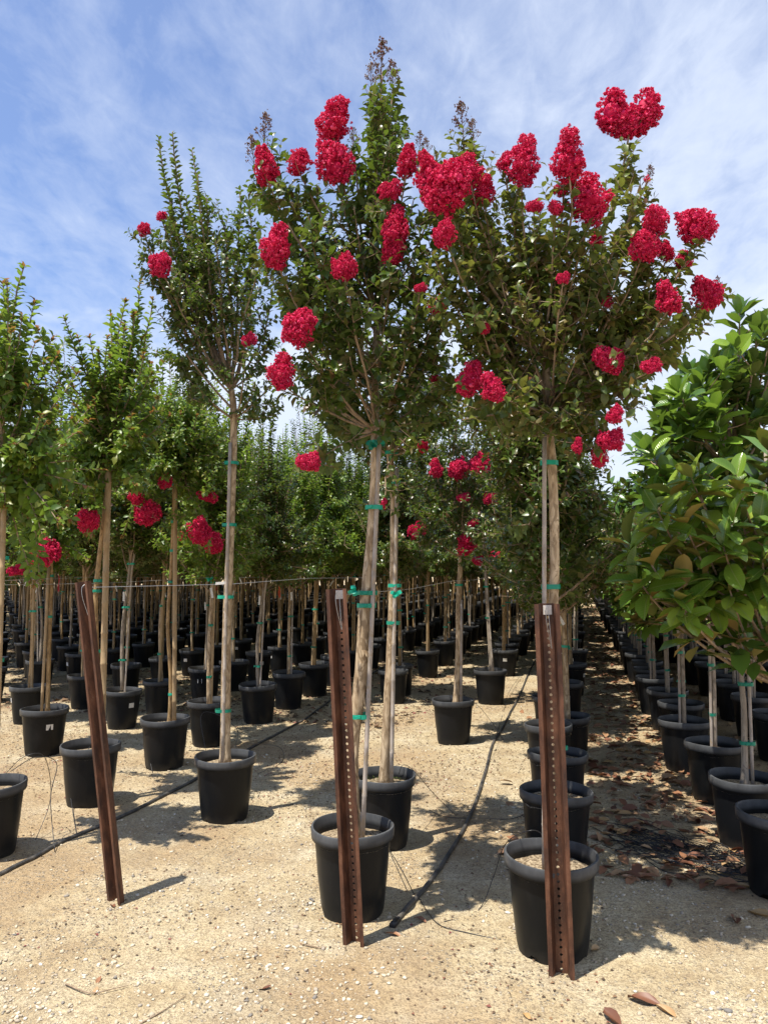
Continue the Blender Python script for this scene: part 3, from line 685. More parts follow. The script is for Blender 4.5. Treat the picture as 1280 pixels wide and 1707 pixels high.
def gz(px, py, z): p = at_z(px, py, z); return (p.x, p.y, p.z)

# T1: tall tree left of centre
hero('t1', 'tall slim crape myrtle behind the left rusty post, fork high above the others', (376, 1258), 11,
     [(376, 1250, 0), (377, 1130, 0), (380, 1000, 0), (386, 850, 0), (390, 700, 0), (386, 650, 0)], (.036, .021),
     [(371, 1250, 384, 738, .012, 'bamboo', -.035)], [(1184, -.03), (995, -.03), (875, -.02), (772, -.02)], 4,
     [(265, 228), (288, 220), (320, 250), (330, 290), (345, 330), (400, 320), (415, 345), (250, 405), (285, 370), (300, 455), (285, 520), (330, 420), (360, 400), (440, 420), (455, 480), (380, 470), (420, 540),
      (268, 525), (300, 600), (345, 560), (280, 590), (450, 560), (480, 600), (460, 690), (430, 640), (395, 560), (330, 645), (370, 360), (310, 330)],
     [(241, 383, 22, 22), (270, 361, 19, 16), (269, 443, 36, 38), (415, 569, 28, 22)], [(287, 350, 30)], size=.050, dens=.064, spread_y=.34, nspire=4, sp_t=.5, bare=.30, open_=.3, taglab=972, tw=(.10, .27), drip=[gz(330, 1310, .0), gz(345, 1270, .2), gz(335, 1195, .5), gz(360, 1190, .52), gz(395, 1215, .45), gz(392, 1245, .40)])
# T2: centre, tallest
hero('t2', 'tallest crape myrtle with crooked peeling trunk, potted behind the middle rusty post', (588, 1372), 12,
     [(589, 1375, .02), (586, 1262, 0), (600, 1140, 0), (607, 1030, 0), (614, 950, 0), (622, 850, 0), (626, 720, 0), (625, 630, 0), (630, 520, .02)], (.0375, .017),
     [(604, 1375, 634, 700, .0115, 'bamboo', -.03)], [(1193, .03), (1009, .015), (988, .015), (846, .008), (739, .008)], 6,
     [(638, 120), (632, 190), (650, 230), (612, 320), (590, 345), (480, 330), (510, 350), (545, 380), (470, 370), (600, 400), (670, 350), (690, 330), (720, 430), (735, 480), (720, 560), (700, 600), (690, 530), (650, 480),
      (560, 500), (520, 520), (500, 480), (470, 480), (450, 460), (580, 560), (540, 600), (520, 640), (600, 620), (680, 640), (530, 690), (560, 720), (700, 700), (720, 650), (590, 690), (660, 720), (740, 540), (440, 410), (500, 570), (505, 620)],
     [(444, 285, 50, 58), (498, 276, 38, 44), (556, 212, 60, 72), (558, 276, 68, 66), (460, 418, 52, 75), (573, 450, 50, 40), (657, 385, 44, 76), (657, 420, 44, 40), (650, 320, 36, 34), (678, 275, 42, 50), (500, 546, 60, 60), (468, 626, 48, 60), (700, 481, 24, 16), (727, 512, 34, 30), (515, 773, 42, 32)],
     [(636, 112, 84), (618, 130, 50), (655, 128, 50), (442, 222, 66), (422, 258, 60), (590, 235, 44), (575, 425, 44), (508, 470, 26)], size=.060, dens=.066, spread_y=.40, nspire=12, sp_t=.48, bare=.36, open_=.3, flakes=130, bow=[(590, 985), (622, 742)], tw=(.10, .26), lowfill=3, core=(1.0, .5), r_limb=.016)
# T3: behind the centre tree
hero('t3', 'crape myrtle in mossy pot directly behind the middle front pot, grey bamboo beside its trunk', (637, 1290), 13,
     [(640, 1290, .02), (646, 1180, 0), (652, 1060, 0), (656, 950, 0), (656, 830, 0), (650, 760, 0), (648, 700, 0)], (.030, .020),
     [(652, 1290, 662, 780, .0125, 'bamboo', -.03)], [(1038, .02), (976, .02), (805, .02), (755, .02)], 5,
     [(600, 520), (650, 560), (690, 580), (730, 600), (560, 600), (540, 640), (620, 620), (660, 640), (700, 660), (750, 680), (580, 700), (610, 720), (690, 740), (670, 700), (750, 590), (770, 640), (640, 490), (560, 680)],
     [(705, 745, 20, 18), (725, 632, 18, 12), (640, 840, 16, 20)], size=.052, dens=.055, spread_y=.36, moss=True, bow=[(660, 990)], drip=[gz(760, 1360, 0.0), gz(720, 1320, .15), gz(690, 1285, .36), gz(672, 1275, .44), gz(665, 1290, .38)])
# T4: right front
hero('t4', 'broad crape myrtle with most blooms, in the nearest big black pot behind the right post', (918, 1421), 14,
     [(917, 1430, .03), (914, 1250, .03), (920, 1060, .02), (924, 930, 0), (921, 800, 0), (913, 690, 0), (910, 610, 0)], (.0265, .019),
     [(906, 1432, 907, 720, .010, 'bamboo', -.03)], [(978, -.03), (772, -.025)], 5,
     [(850, 330), (880, 370), (900, 340), (820, 380), (800, 430), (780, 460), (830, 450), (860, 430), (930, 390), (960, 420), (980, 450), (1010, 300), (1050, 350), (1040, 400), (1020, 450), (1060, 480), (1090, 540), (1150, 545), (1100, 490),
      (1060, 560), (1080, 600), (1120, 580), (1000, 540), (960, 500), (900, 470), (820, 520), (790, 520), (770, 560), (850, 560), (800, 600), (830, 620), (760, 640), (840, 690), (870, 650), (960, 600), (1000, 640), (1040, 660), (980, 700), (940, 680), (880, 720),
      (770, 700), (800, 720), (1020, 600), (1000, 480), (870, 500), (940, 540), (745, 480), (720, 420)],
     [(745, 312, 88, 84), (716, 285, 40, 50), (783, 290, 44, 50), (807, 328, 40, 50), (742, 390, 42, 42), (840, 275, 28, 32), (868, 280, 54, 80), (948, 272, 58, 80), (985, 340, 64, 80), (1049, 195, 102, 86, 0), (1079, 300, 16, 14), (1093, 368, 44, 46), (1072, 412, 52, 44), (1111, 424, 34, 38), (1161, 380, 66, 56),
      (1140, 433, 30, 30), (1176, 491, 58, 48), (1115, 503, 48, 54), (1070, 456, 22, 22), (1012, 505, 20, 24), (991, 405, 24, 28), (938, 465, 22, 20), (889, 345, 32, 22), (926, 348, 26, 22), (1014, 603, 58, 44), (1085, 612, 38, 26),
      (1022, 695, 28, 34), (1018, 737, 46, 36), (997, 762, 34, 40), (962, 746, 20, 26), (783, 640, 46, 60), (822, 652, 40, 50), (804, 548, 26, 20), (940, 316, 34, 26)],
     [(770, 205, 70), (788, 222, 50), (1082, 297, 44), (700, 240, 44), (1196, 475, 30), (712, 245, 30)], leaf='olive_leaf', size=.057, dens=.064, spread_y=.38, nspire=18, sp_t=.66, bare=.38, open_=.3, tw=(.09, .24), lowfill=1, core=(1.0, .5), r_limb=.018, drip=[gz(740, 1536, .004), gz(795, 1520, .0), gz(822, 1462, .08), gz(840, 1410, .28), gz(870, 1388, .47), gz(900, 1388, .48), gz(912, 1425, .38)])
# left group, upright leafy shoots
LG = 'potted crape myrtles with upright leafy shoots at left'
hero('l0', 'leafy crape myrtle at the left edge, its pot cut by the frame', (-17, 1303), 21, [(-15, 1300, 0), (-8, 1100, 0), (2, 900, 0), (6, 780, 0), (4, 700, 0)], (.024, .015),
     [(-6, 1300, 10, 760, .016, 'stake_wood', -.03)], [(1100, .03), (930, .03)], 3,
     [(42, 440), (12, 465), (-20, 450), (-60, 490), (60, 570), (-40, 560), (20, 560), (95, 640), (70, 690), (-80, 650), (30, 640), (110, 740), (50, 760), (-30, 700), (90, 810), (20, 800), (-50, 800), (60, 500), (90, 560), (130, 620), (150, 700), (0, 520), (30, 560), (110, 840), (60, 860)],
     [], leaf='fresh_leaf', dup=2, nspire=99, sp_t=.26, open_=.0, size=.066, dens=.05, lowfill=4, core=(.9, .35), spread_y=.32, newtips=True, barkm='bark_tan', group=LG, tw=(.06, .16), drip=[gz(60, 1400, 0), gz(85, 1330, .2), gz(75, 1262, .5), gz(40, 1262, .52), gz(10, 1290, .40)])
hero('l1', 'leafy crape myrtle on a thick timber stake, its pot behind the left rusty post', (152, 1240), 22, [(160, 1238, 0), (163, 1130, 0), (160, 1000, 0), (172, 880, 0), (184, 770, 0), (186, 700, 0)], (.022, .015),
     [(170, 1238, 182, 755, .024, 'stake_wood', -.03)], [(1145, .02), (1085, .02), (985, .02), (968, .02), (818, .0), (765, .0)], 4,
     [(106, 525), (185, 520), (150, 560), (215, 575), (120, 640), (233, 470), (256, 495), (240, 560), (95, 680), (200, 610), (165, 640), (265, 660), (140, 720), (220, 690), (110, 760), (250, 740), (60, 700), (180, 560), (130, 560), (165, 580), (210, 500), (225, 520), (205, 640), (275, 600), (90, 720), (130, 800), (240, 800)],
     [(146, 869, 36, 38, -.1)], leaf='fresh_leaf', dup=2, nspire=99, sp_t=.26, open_=.0, size=.066, dens=.05, lowfill=4, core=(.9, .35), spread_y=.34, newtips=True, barkm='bark_tan', group=LG, stick=None, tw=(.06, .16))
hero('l2', 'crape myrtle with low red bloom and white sticker on its pot, far left', (75, 1177), 23, [(80, 1175, 0), (83, 1060, 0), (86, 960, 0), (84, 900, 0), (82, 860, 0)], (.021, .016),
     [(70, 1176, 82, 945, .014, 'stake_wood', -.03)], [(1028, -.015), (960, -.015)], 3,
     [(60, 600), (100, 620), (20, 640), (130, 660), (80, 680), (40, 720), (110, 740), (140, 780), (10, 760), (60, 800), (95, 840), (130, 850), (30, 850)],
     [(75, 926, 52, 42, -.3), (27, 952, 26, 18, -.2)], leaf='fresh_leaf', dup=2, nspire=99, sp_t=.26, open_=.0, size=.062, dens=.055, lowfill=4, core=(.7, .35), spread_y=.36, newtips=True, barkm='bark_tan', group=LG, stick=-.9)
hero('l3', 'crape myrtle on straight timber stake, in the pot just left of the tall slim tree', (276, 1195), 24, [(283, 1194, 0), (285, 1130, 0), (280, 1040, 0), (286, 940, 0), (290, 840, 0), (288, 760, 0), (290, 720, 0)], (.018, .012),
     [(291, 1195, 293, 782, .019, 'stake_wood', -.02)], [(1157, .02), (970, .02), (918, .02), (870, .02), (808, .02)], 5,
     [(350, 655), (322, 645), (255, 640), (300, 700), (232, 660), (265, 715), (342, 720), (310, 740), (240, 740), (330, 690), (285, 660), (360, 760), (225, 790), (340, 800)],
     [(275, 805, 24, 24, -.2), (333, 886, 44, 38, -.2), (227, 829, 28, 26, -.2), (246, 860, 48, 36, -.2), (346, 829, 34, 18, -.1)], leaf='fresh_leaf', dup=2, nspire=99, sp_t=.26, open_=.0, size=.056, dens=.055, lowfill=6, core=(.5, .3), spread_y=.3, newtips=True, barkm='bark_tan', group=LG, drip=[gz(255, 1290, .0), gz(245, 1240, .2), gz(240, 1215, .38)])
# middle clearing
hero('m1', 'crape myrtle standing alone in the sunny clearing right of the centre trunks', (755, 1164), 31, [(760, 1164, 0), (764, 1080, 0), (764, 1010, 0), (768, 930, 0), (772, 860, 0)], (.032, .022),
     [(768, 1164, 769, 1000, .014, 'bamboo', -.02)], [(975, .0)], 3,
     [(700, 660), (740, 650), (790, 660), (820, 700), (720, 720), (760, 700), (690, 740), (800, 760), (840, 760), (700, 800), (740, 820), (820, 820), (780, 740), (730, 760), (850, 820), (690, 850), (850, 700), (760, 630)],
     [(765, 782, 38, 34, -.4), (799, 778, 34, 42, -.4), (728, 785, 24, 32, -.4), (817, 834, 28, 24, -.4), (776, 914, 30, 34, -.25), (772, 831, 24, 16, -.4), (796, 936, 18, 16, -.2), (788, 873, 20, 12, -.4)], size=.052, dens=.055, spread_y=.45, barkm='bark_pale', drip=[gz(835, 1225, 0.0), gz(820, 1205, .1), gz(800, 1180, .34), gz(775, 1160, .44), gz(765, 1163, .38)])
hero('m2', 'crape myrtle leaning left with a thin trunk, second pot in the sunny clearing', (817, 1116), 32, [(819, 1115, 0), (814, 1040, 0), (810, 970, 0), (806, 900, 0), (804, 850, 0)], (.026, .018),
     [(822, 1116, 802, 850, .012, 'bamboo', -.02)], [(1030, .0), (978, .0)], 3,
     [(790, 700), (830, 700), (860, 740), (770, 760), (810, 760), (850, 800), (880, 820), (760, 820), (830, 850), (870, 870), (790, 860), (880, 720)],
     [(868, 843, 24, 26, -.4), (823, 928, 22, 18, -.2)], size=.052, dens=.06, spread_y=.45, barkm='bark_grey', taglab=945)

# ------------------------------------------------------------------ repeated crape myrtles in the rows
ORD = ['front', 'second', 'third', 'fourth', 'fifth', 'sixth', 'seventh', 'eighth', 'ninth', 'tenth']
VAR = []
def variant(seed, kind):
    rng = random.Random(seed); v = {}
    z0 = 1.75; h = rng.uniform(3.3, 3.95); lx, ly = rng.uniform(-.06, .06), rng.uniform(-.06, .06)
    tp = [Vector((.01, 0, .345)), Vector((rng.uniform(-.03, .03), rng.uniform(-.02, .02), .9)), Vector((lx*.6, ly*.6, 1.4)), Vector((lx, ly, 1.95)), Vector((lx, ly, 2.25))]
    scr = []
    cr = Crown(rng); lead = smooth_line(tp[2:], 6)
    size = {'a': .054, 'b': .060, 'far': .10}[kind]; dens = {'a': .062, 'b': .06, 'far': .12}[kind]; nl = {'a': 44, 'b': 46, 'far': 30}[kind]
    for k in range(nl):
        a = rng.uniform(0, 6.28); R = rng.uniform(.08, .74); t = rng.random()**1.15; z = 1.62+t*(h-1.62); R *= 1.0-.5*t
        st = rng.choice(lead); cr.limb(st, Vector((lx+math.cos(a)*R, ly+math.sin(a)*R, max(z, st.z-.30))), .008, size, dens=dens, tw=(.12, .36), bare=.1, spire=(.5 if t > .3 else 1.1))
    P, D, N, S = map(np.array, (cr.P, cr.D, cr.N, cr.S)); V, fl, fs = leaves_np(P, D, N, S, LEAF4)
    v['foliage'] = mesh_np('foliage', V, fl, fs, 'fresh_leaf' if kind == 'b' else 'crape_leaf'); v['branches'] = cr.wood.mesh('branches', 'branch_bark')
    v['cr'] = (V, fl, fs)
    L = smooth_line(tp, 4); mb = MB(); random.seed(seed); mb.tube(L, [.021-.007*i/(len(L)-1) for i in range(len(L))], 7, wob=.06); bk = rng.choice(['bark_pale', 'bark_tan', 'bark_tan', 'bark_grey'])
    v['trunk'] = mb.mesh('trunk', bk, True)
    mb = MB(); off = rng.uniform(.028, .038); sa = rng.uniform(0, 6.28); ox, oy = off*math.cos(sa), off*math.sin(sa); st = rng.uniform(1.6, 2.2)
    wide = rng.random() < .5; mb.tube([(ox, oy, .33), (ox+lx*.6, oy+ly*.6, 1.4), (ox+lx, oy+ly, st)], .016 if wide else .010, 6); v['stake'] = mb.mesh('stake', 'stake_wood' if wide else 'bamboo')
    ties = []
    for z in (.62, 1.1, 1.5):
        q = min(L, key=lambda p: abs(p.z-z)); ties.append((q.x+ox*.5, q.y+oy*.5, z, math.atan2(oy, ox)))
    v['ties'] = ties; v['tips'] = [t for t, d in cr.tips]; return v
TIE = tie_mesh(.024, .03)
VA = [variant(100+i, 'a') for i in range(6)]; VB = [variant(120+i, 'b') for i in range(3)]; VFAR = [variant(140+i, 'far') for i in range(4)]
tg = MB(); tg.box((0, 0, 0), Vector((1, 0, 0)), Vector((0, 1, 0)), UP, .022, .0015, .10); NTAG = tg.mesh('name_tag', 'label_white')
rb = MB()
for (x0, x1) in ((0, .012), (.01, -.006)): rb.tube(smooth_line([(0, 0, 0), (x0+.01, -.01, -.1), (x1, -.012, -.22), (x1+.008, -.01, -.34)], 4), [.005]+[.010]*11+[.006], 4, flat=.2)
RIB = rb.mesh('flag_ribbon', 'ribbon_orange'); rb2 = rb.mesh('flag_ribbon', 'ribbon_red')
CNT = [0]
def row_tree(x, y, rng, label, group, pool, detail, flower=0, scale=None, ribbon=None):
    v = rng.choice(pool); CNT[0] += 1
    r = tag(empty('potted_crape_myrtle', (x, y, gh(x, y)-.004 if abs(x) < 8 and y < 16 else 0), 0), label, 'potted tree', group)
    rot = rng.uniform(0, 6.28); s_ = scale or rng.uniform(.90, 1.05)
    pt = link('pot', rng.choice(POTS), r); pt.rotation_euler = (0, 0, rng.uniform(0, 6.28)); k = rng.uniform(.9, 1.02); pt.scale = (k, k, rng.uniform(.95, 1.03)); pt.rotation_euler = (rng.uniform(-.025, .025), rng.uniform(-.025, .025), pt.rotation_euler.z)
    if detail > 0: so = link('soil', rng.choice(SOILS), r); so.scale = (k, k, 1)
    for n in ('trunk', 'stake', 'foliage', 'branches'):
        if n == 'branches' and detail < 1: continue
        o = link(n, v[n], r); o.rotation_euler = (0, 0, rot); o.scale = (1, 1, s_ if n != 'x' else 1)
        if n in ('foliage',): kx = 1.12 if detail and y > 8 else 1.2 if y > 8 else 1.0; o.scale = (s_*kx, s_*kx, s_); o['kind'] = 'stuff'
    M = Matrix.Rotation(rot, 3, 'Z')
    if detail > 0:
        for (tx, ty, tz, ta) in v['ties']:
            if rng.random() < .25: continue
            q = M @ Vector((tx, ty, tz)); o = link('tie_tape', TIE, r, (q.x-.015*math.cos(ta+rot), q.y-.015*math.sin(ta+rot), q.z*s_)); o.rotation_euler = (0, 0, ta+rot)
        if rng.random() < .35: pot_stick(pt, -1.57+rng.uniform(-1, 1)-pt.rotation_euler.z, .27)
        if rng.random() < .4: o = link('name_tag', NTAG, r, (rng.uniform(-.05, .05), -.045, rng.uniform(1.2, 1.5))); o.rotation_euler = (0, rng.uniform(-.6, .6), rng.uniform(-.5, .5))
        if rng.random() < .35:
            link('tie_bow', rng.choice(BOWS), r, (0, -.04, 1.585))
    if ribbon: o = link('flag_ribbon', RIB if ribbon == 1 else rb2, r, (-.03, -.045, 1.55))
    for k in range(flower):
        t = rng.choice(v['tips']); q = M @ Vector(t)*s_; dep = max(1, y); q = q+Vector((rng.uniform(-.05, .05), -.22, 0)); sz = rng.uniform(.13, .24)
        put_flower(r, Vector((q.x, q.y, min(q.z, rng.uniform(1.9, 2.9)))), sz*F/dep, sz*.9*F/dep, dep, rng)
    return r
rng = random.Random(5)
ROWS = {0: -.20, 1: -1.20, 2: -2.34, 3: -3.42, 4: -4.70, 5: -5.88, 6: -7.2}
RN = {0: 'row beside the shaded aisle', 1: 'row of the middle post', 2: 'row of the left post', 3: 'first row left of the left post',
      4: 'second row left of the left post', 5: 'third row left of the left post', 6: 'fourth row left of the left post'}
spots = []   # u, v, row, index
for k, (u, dv) in enumerate([(4.66, 0.02), (5.59, -.02), (6.55, -.10), (7.05, .10)]+[(8.0+.9*i, (.08 if i % 2 else -.1)) for i in range(50)]): spots.append((u, ROWS[0]+dv, 0, k+1))
for k, u in enumerate([12.42]+[13.4+.95*i for i in range(42)]): spots.append((u, ROWS[1], 1, k+4))
for k, u in enumerate([9.53, 10.25, 11.9, 13.4]+[14.3+.95*i for i in range(40)]): spots.append((u, ROWS[2]+.04, 2, k+1))
for k, u in enumerate([6.9, 7.98, 8.87, 9.78]+[10.75+.95*i for i in range(42)]): spots.append((u, ROWS[3], 3, k+2))
for k, u in enumerate([7.32, 8.13, 9.22, 9.98]+[10.9+.95*i for i in range(42)]): spots.append((u, ROWS[4], 4, k+1))
for k, u in enumerate([7.33, 8.3, 9.28]+[10.2+.95*i for i in range(42)]): spots.append((u, ROWS[5], 5, k))
for r_ in range(6, 30):
    v_ = -7.2-1.0*(r_-6)
    for k in range(60): spots.append((8.4+.88*k+(r_ % 3)*.2, v_, r_, k))
near, far = [], []
for (u, v_, r_, k) in spots:
    ju, jv = rng.uniform(-.06, .06), rng.uniform(-.06, .06); p = uv(u+ju, v_+jv); q = to_px((p.x, p.y, 1.2))
    if q[0] < -70 or q[0] > 1330 or p.y < 1: continue
    if r_ < 1 and u > 33 and u < 36.5: continue
    (near if q[2] < 29 else far).append((q[2], p.x, p.y, r_, k))
near.sort(); sel = near[:282]; far += near[282:]
print('crape individuals', len(sel), 'stuff', len(far))
used = {}
for (d, x, y, r_, k) in sel:
    pool = VB if (r_ >= 3 and rng.random() < .5 and d < 18) else VA
    det = 1 if d < 18 else 0
    fl = (1 if rng.random() < (.5 if d < 15 else .3) else 0)+(1 if rng.random() < .25 else 0)
    ribbon = None
    if d > 8 and rng.random() < .05: ribbon = rng.choice((1, 2))
    if r_ in RN and k < 10 and d < 14:
        used[r_] = used.get(r_, {'n': 0}); idx = k if r_ != 5 else k
        o_ = ORD[min(idx, 9)]; lab = f'crape myrtle, {o_} pot from the front, {RN[r_]}'
        if o_ == 'front': lab = f'crape myrtle, frontmost visible pot, {RN[r_]}'
        grp = 'crape myrtles in the nearer rows'
    elif r_ == 0: lab = 'distant crape myrtle in black pot lining the left side of the shaded aisle'; grp = 'far crape myrtles lining the aisle'
    elif r_ < 3: lab = 'small distant crape myrtle in black pot between clearing and aisle row'; grp = 'far crape myrtles behind the clearing'
    else: lab = 'small distant crape myrtle in black pot deep in the left rows'; grp = 'far crape myrtles of the left rows'
    row_tree(x, y, rng, lab, grp, pool, det, fl if r_ != 0 else 0, ribbon=ribbon, scale=(rng.uniform(1.02, 1.16) if r_ >= 4 else rng.uniform(.98, 1.08) if r_ >= 2 else None))
# the rest of the stand as one mass
def cone_low(mb, x, y):
    n = 8; k = len(mb.v)
    for r, z in ((.155, 0), (.19, .36), (.205, .37), (.205, .42)):
        for j in range(n): a = 6.2832*j/n; mb.v.append((x+r*math.cos(a), y+r*math.sin(a), z))
    for i in range(3):
        for j in range(n): mb.f.append((k+i*n+j, k+i*n+(j+1) % n, k+(i+1)*n+(j+1) % n, k+(i+1)*n+j))
    mb.f.append(tuple(k+3*n+j for j in range(n)))
def mass(name, lst, label, pool, trm='bark_tan'):
    pm, tm = MB(), MB(); Vs = []; FLs = []; FSs = []; off = 0
    for (x, y) in lst:
        cone_low(pm, x, y); lx = rng.uniform(-.08, .08)
        tm.tube([(x, y, .4), (x+lx, y, 2.2)], rng.uniform(.016, .028), 4, cap=False)
        V, fl, fs = rng.choice(pool); a = rng.uniform(0, 6.28); c, s_ = math.cos(a), math.sin(a); k = rng.uniform(.9, 1.08)
        W = np.stack([V[:, 0]*c-V[:, 1]*s_, V[:, 0]*s_+V[:, 1]*c, V[:, 2]], 1)*k+np.array([x, y, 0]); Vs.append(W); FLs.append(fl+off); FSs.append(fs); off += len(V)
    root = empty(name, (0, 0, 0)); root['label'] = label; root['category'] = 'far trees'; root['kind'] = 'stuff'
    o = link('foliage', mesh_np('foliage', np.concatenate(Vs), np.concatenate(FLs), np.concatenate(FSs), 'crape_leaf' if 'crape' in name else 'magnolia_foliage_green'), root); o['kind'] = 'stuff'
    o = link('pots', pm.mesh('pots', 'pot_plastic'), root); o['kind'] = 'stuff'; o = link('trunks', tm.mesh('trunks', trm), root); o['kind'] = 'stuff'
farc = [(x, y) for d, x, y, r_, k in sorted(far)][:900]
mass('far_crape_myrtles', farc, 'dense far mass of potted crape myrtles beyond the countable rows', [v['cr'] for v in VFAR])

# ------------------------------------------------------------------ magnolias
def magleaf_mesh(seed, m, wid=.42):
    rng = random.Random(seed); cup = rng.uniform(.05, .16); droop = rng.uniform(-.05, .28); V = []; Fq = []
    prof = [(0, .03), (.12, .50), (.30, .88), (.52, 1.0), (.74, .92), (.90, .58), (1, .05)]
    for i, (t, wv) in enumerate(prof):
        hw = wid*.5*wv
        for q in (-1, -.5, 0, .5, 1): V.append((q*hw, t, cup*abs(q)**1.3*wv-droop*t*t+.02*math.sin(9*t+q*2)*abs(q)))
    for i in range(len(prof)-1):
        for j in range(4): k = i*5+j; Fq.append((k, k+1, k+6, k+5))
    me = bpy.data.meshes.new('leaf'); me.from_pydata(V, [], Fq); me.update()
    for p in me.polygons: p.use_smooth = True
    me.materials.append(MATS[m]); return me
MLB = [magleaf_mesh(i, 'magnolia_leaf_brown', .47) for i in range(4)]; MLG = [magleaf_mesh(10+i, 'magnolia_leaf_green', .54) for i in range(4)]
def mag_crown(rng, tips, starts, size, per=9, along=.07, twn=3, droop=.3):
    cx = sum((t.x for t in starts))/len(starts); cy = sum((t.y for t in starts))/len(starts)
    mb = MB(); L = []   # leaves: (p, d, n, s)
    def whorl(p, d, n, s_):
        a0 = rng.uniform(0, 6.28); a = d.orthogonal().normalized(); b = d.cross(a)
        for k in range(n):
            t = a0+k*2.4; sd = a*math.cos(t)+b*math.sin(t); el = (.45+.62*(k/n)) if droop > .3 else (.25+.62*(k/n))
            dd = d*(1.15-el)+sd*el+Vector((rng.gauss(0, .1), rng.gauss(0, .1), rng.gauss(-.02, .1))); oo = Vector((p.x-cx, p.y-cy, 0)); oo = oo.normalized() if oo.length > .05 else Vector((0, 0, 0))
            dd = dd-UP*droop*max(0, el-.3)*rng.random()*1.5; nn = UP*1.1+oo*rng.uniform(.1, .8)+d*.3+Vector((rng.gauss(0, .3), rng.gauss(0, .3), 0))
            L.append((p-d*(k/n)*.09*(size/.15), dd.normalized(), nn, s_*rng.uniform(.72, 1.1)*(.75+.3*el)))
    for t_ in tips:
        st = min(starts, key=lambda q: abs(q.z-(t_.z-.5*(Vector((t_.x-q.x, t_.y-q.y, 0)).length)-.2)))
        v = t_-st; c = st+Vector((v.x*.65, v.y*.65, v.z*.35)); n = 8; pts = bez(st, c, t_, n)
        mb.tube(pts, [.011*(1-.6*i/(n-1)) for i in range(n)], 5, cap=False)
        whorl(t_, (pts[-1]-pts[-2]).normalized(), per, size)
        for (p, d) in arc_sample(pts, along, .2)[1:]:
            a = rng.uniform(0, 6.28); sd = Vector((math.cos(a), math.sin(a), rng.uniform(-.1, .5)))
            L.append((p, (sd+d*.5).normalized(), UP+d*.2, size*rng.uniform(.75, 1.05)))
        for k in range(twn):
            i = rng.randrange(2, n-1); sd = Vector((rng.gauss(0, 1), rng.gauss(0, 1), rng.uniform(0, .7))).normalized(); Lt = rng.uniform(.10, .26); e = pts[i]+(sd*.9+UP*.3).normalized()*Lt
            mb.tube([pts[i], (pts[i]+e)/2-UP*.01, e], [.005, .004, .003], 4, cap=False); whorl(e, (sd*.6+UP*.55).normalized(), per-1, size*.95)
    return mb, L
MLT = (np.array([(0, 0, 0), (-.22, .32, .06), (0, .34, 0), (.22, .32, .06), (-.22, .7, .04), (0, .72, -.04), (.22, .7, .04), (0, 1, -.12)]), LEAF8[1], LEAF8[2])
def build_mag(root, mb, L, kindm, n_single, rng):
    link('branches', mb.mesh('branches', 'branch_bark', True), root)
    idx = list(range(len(L)))
    if n_single:
        # the leaves that show largest: those nearest the camera
        o = Vector(root.location); idx.sort(key=lambda i: (L[i][0]+o-Vector((0, 0, CAMH))).length - (0 if to_px(L[i][0]+o)[0] < 1300 else -9))
    for i in idx[:n_single]:
        p, d, nn, s_ = L[i]; X = d.cross(nn).normalized(); N = X.cross(d)
        o = link('leaf', rng.choice(MLB if kindm == 'brown' else MLG), root); M = Matrix((X*s_, d*s_, N*s_)).transposed().to_4x4(); M.translation = p; o.matrix_local = M
    rest = idx[n_single:]
    if rest:
        P, D, N, S = (np.array([tuple(L[i][k]) if k < 3 else L[i][k] for i in rest], float) for k in range(4))
        V, fl, fs = leaves_np(P, D, N, S, MLT); o = link('foliage', mesh_np('foliage', V, fl, fs, 'magnolia_foliage_'+kindm, True), root); o['kind'] = 'stuff'
def magnolia(x, y, label, seed, kindm, n_single, zf, tips, size, per, along, group, stake=True, twn=3, lean=(0, 0)):
    rng = random.Random(seed); root = tag(empty('potted_magnolia', (x, y, -.004)), label, 'potted tree', group); add_pot(root, rng)
    tp = [Vector((0, 0, .345)), Vector((.01, 0, .8)), Vector((lean[0]*.5, lean[1]*.5, zf)), Vector((lean[0], lean[1], zf+1.3))]
    trunk_obj(root, tp, .022, .010, rng, 'bark_grey')
    if stake: stake_obj(root, (.045, -.01, .33), (.04, -.01, 1.9), .011, 'bamboo'); [tie_at(root, Vector((.005, 0, z)), Vector((.042, -.01, z)), .027) for z in (.62, .98)]
    starts = [q for q in smooth_line(tp, 6) if q.z >= zf-.05]; mb, L = mag_crown(rng, tips, starts, size, per, along, twn, (.5 if kindm == 'brown' else .15)); build_mag(root, mb, L, kindm, n_single, rng); return root
MG = 'potted magnolias along the right of the aisle'
rg = random.Random(77)
def pxtips(root_xy, Y, lst, sp): return [at_y(px, py, Y+rg.uniform(-sp, sp))-Vector((root_xy[0], root_xy[1], 0)) for px, py in lst]
p1 = at_z(1297, 1350, .42); p2 = at_z(1240, 1292, .42)
magnolia(p1.x, p1.y, 'nearest magnolia at the right edge, big glossy leaves with rusty brown undersides', 41, 'brown', 290, 1.08,
         pxtips((p1.x, p1.y), p1.y-.32, [(1050, 905), (1062, 965), (1095, 850), (1110, 930), (1130, 1000), (1165, 820), (1170, 900), (1180, 985), (1225, 790), (1235, 860), (1240, 940), (1150, 950), (1205, 910), (1290, 800), (1300, 880), (1310, 960), (1360, 850), (1380, 950),
                                        (1140, 870), (1215, 980), (1270, 930), (1280, 750), (1340, 760), (1085, 940)], .14), .19, 8, .20, MG, twn=2)
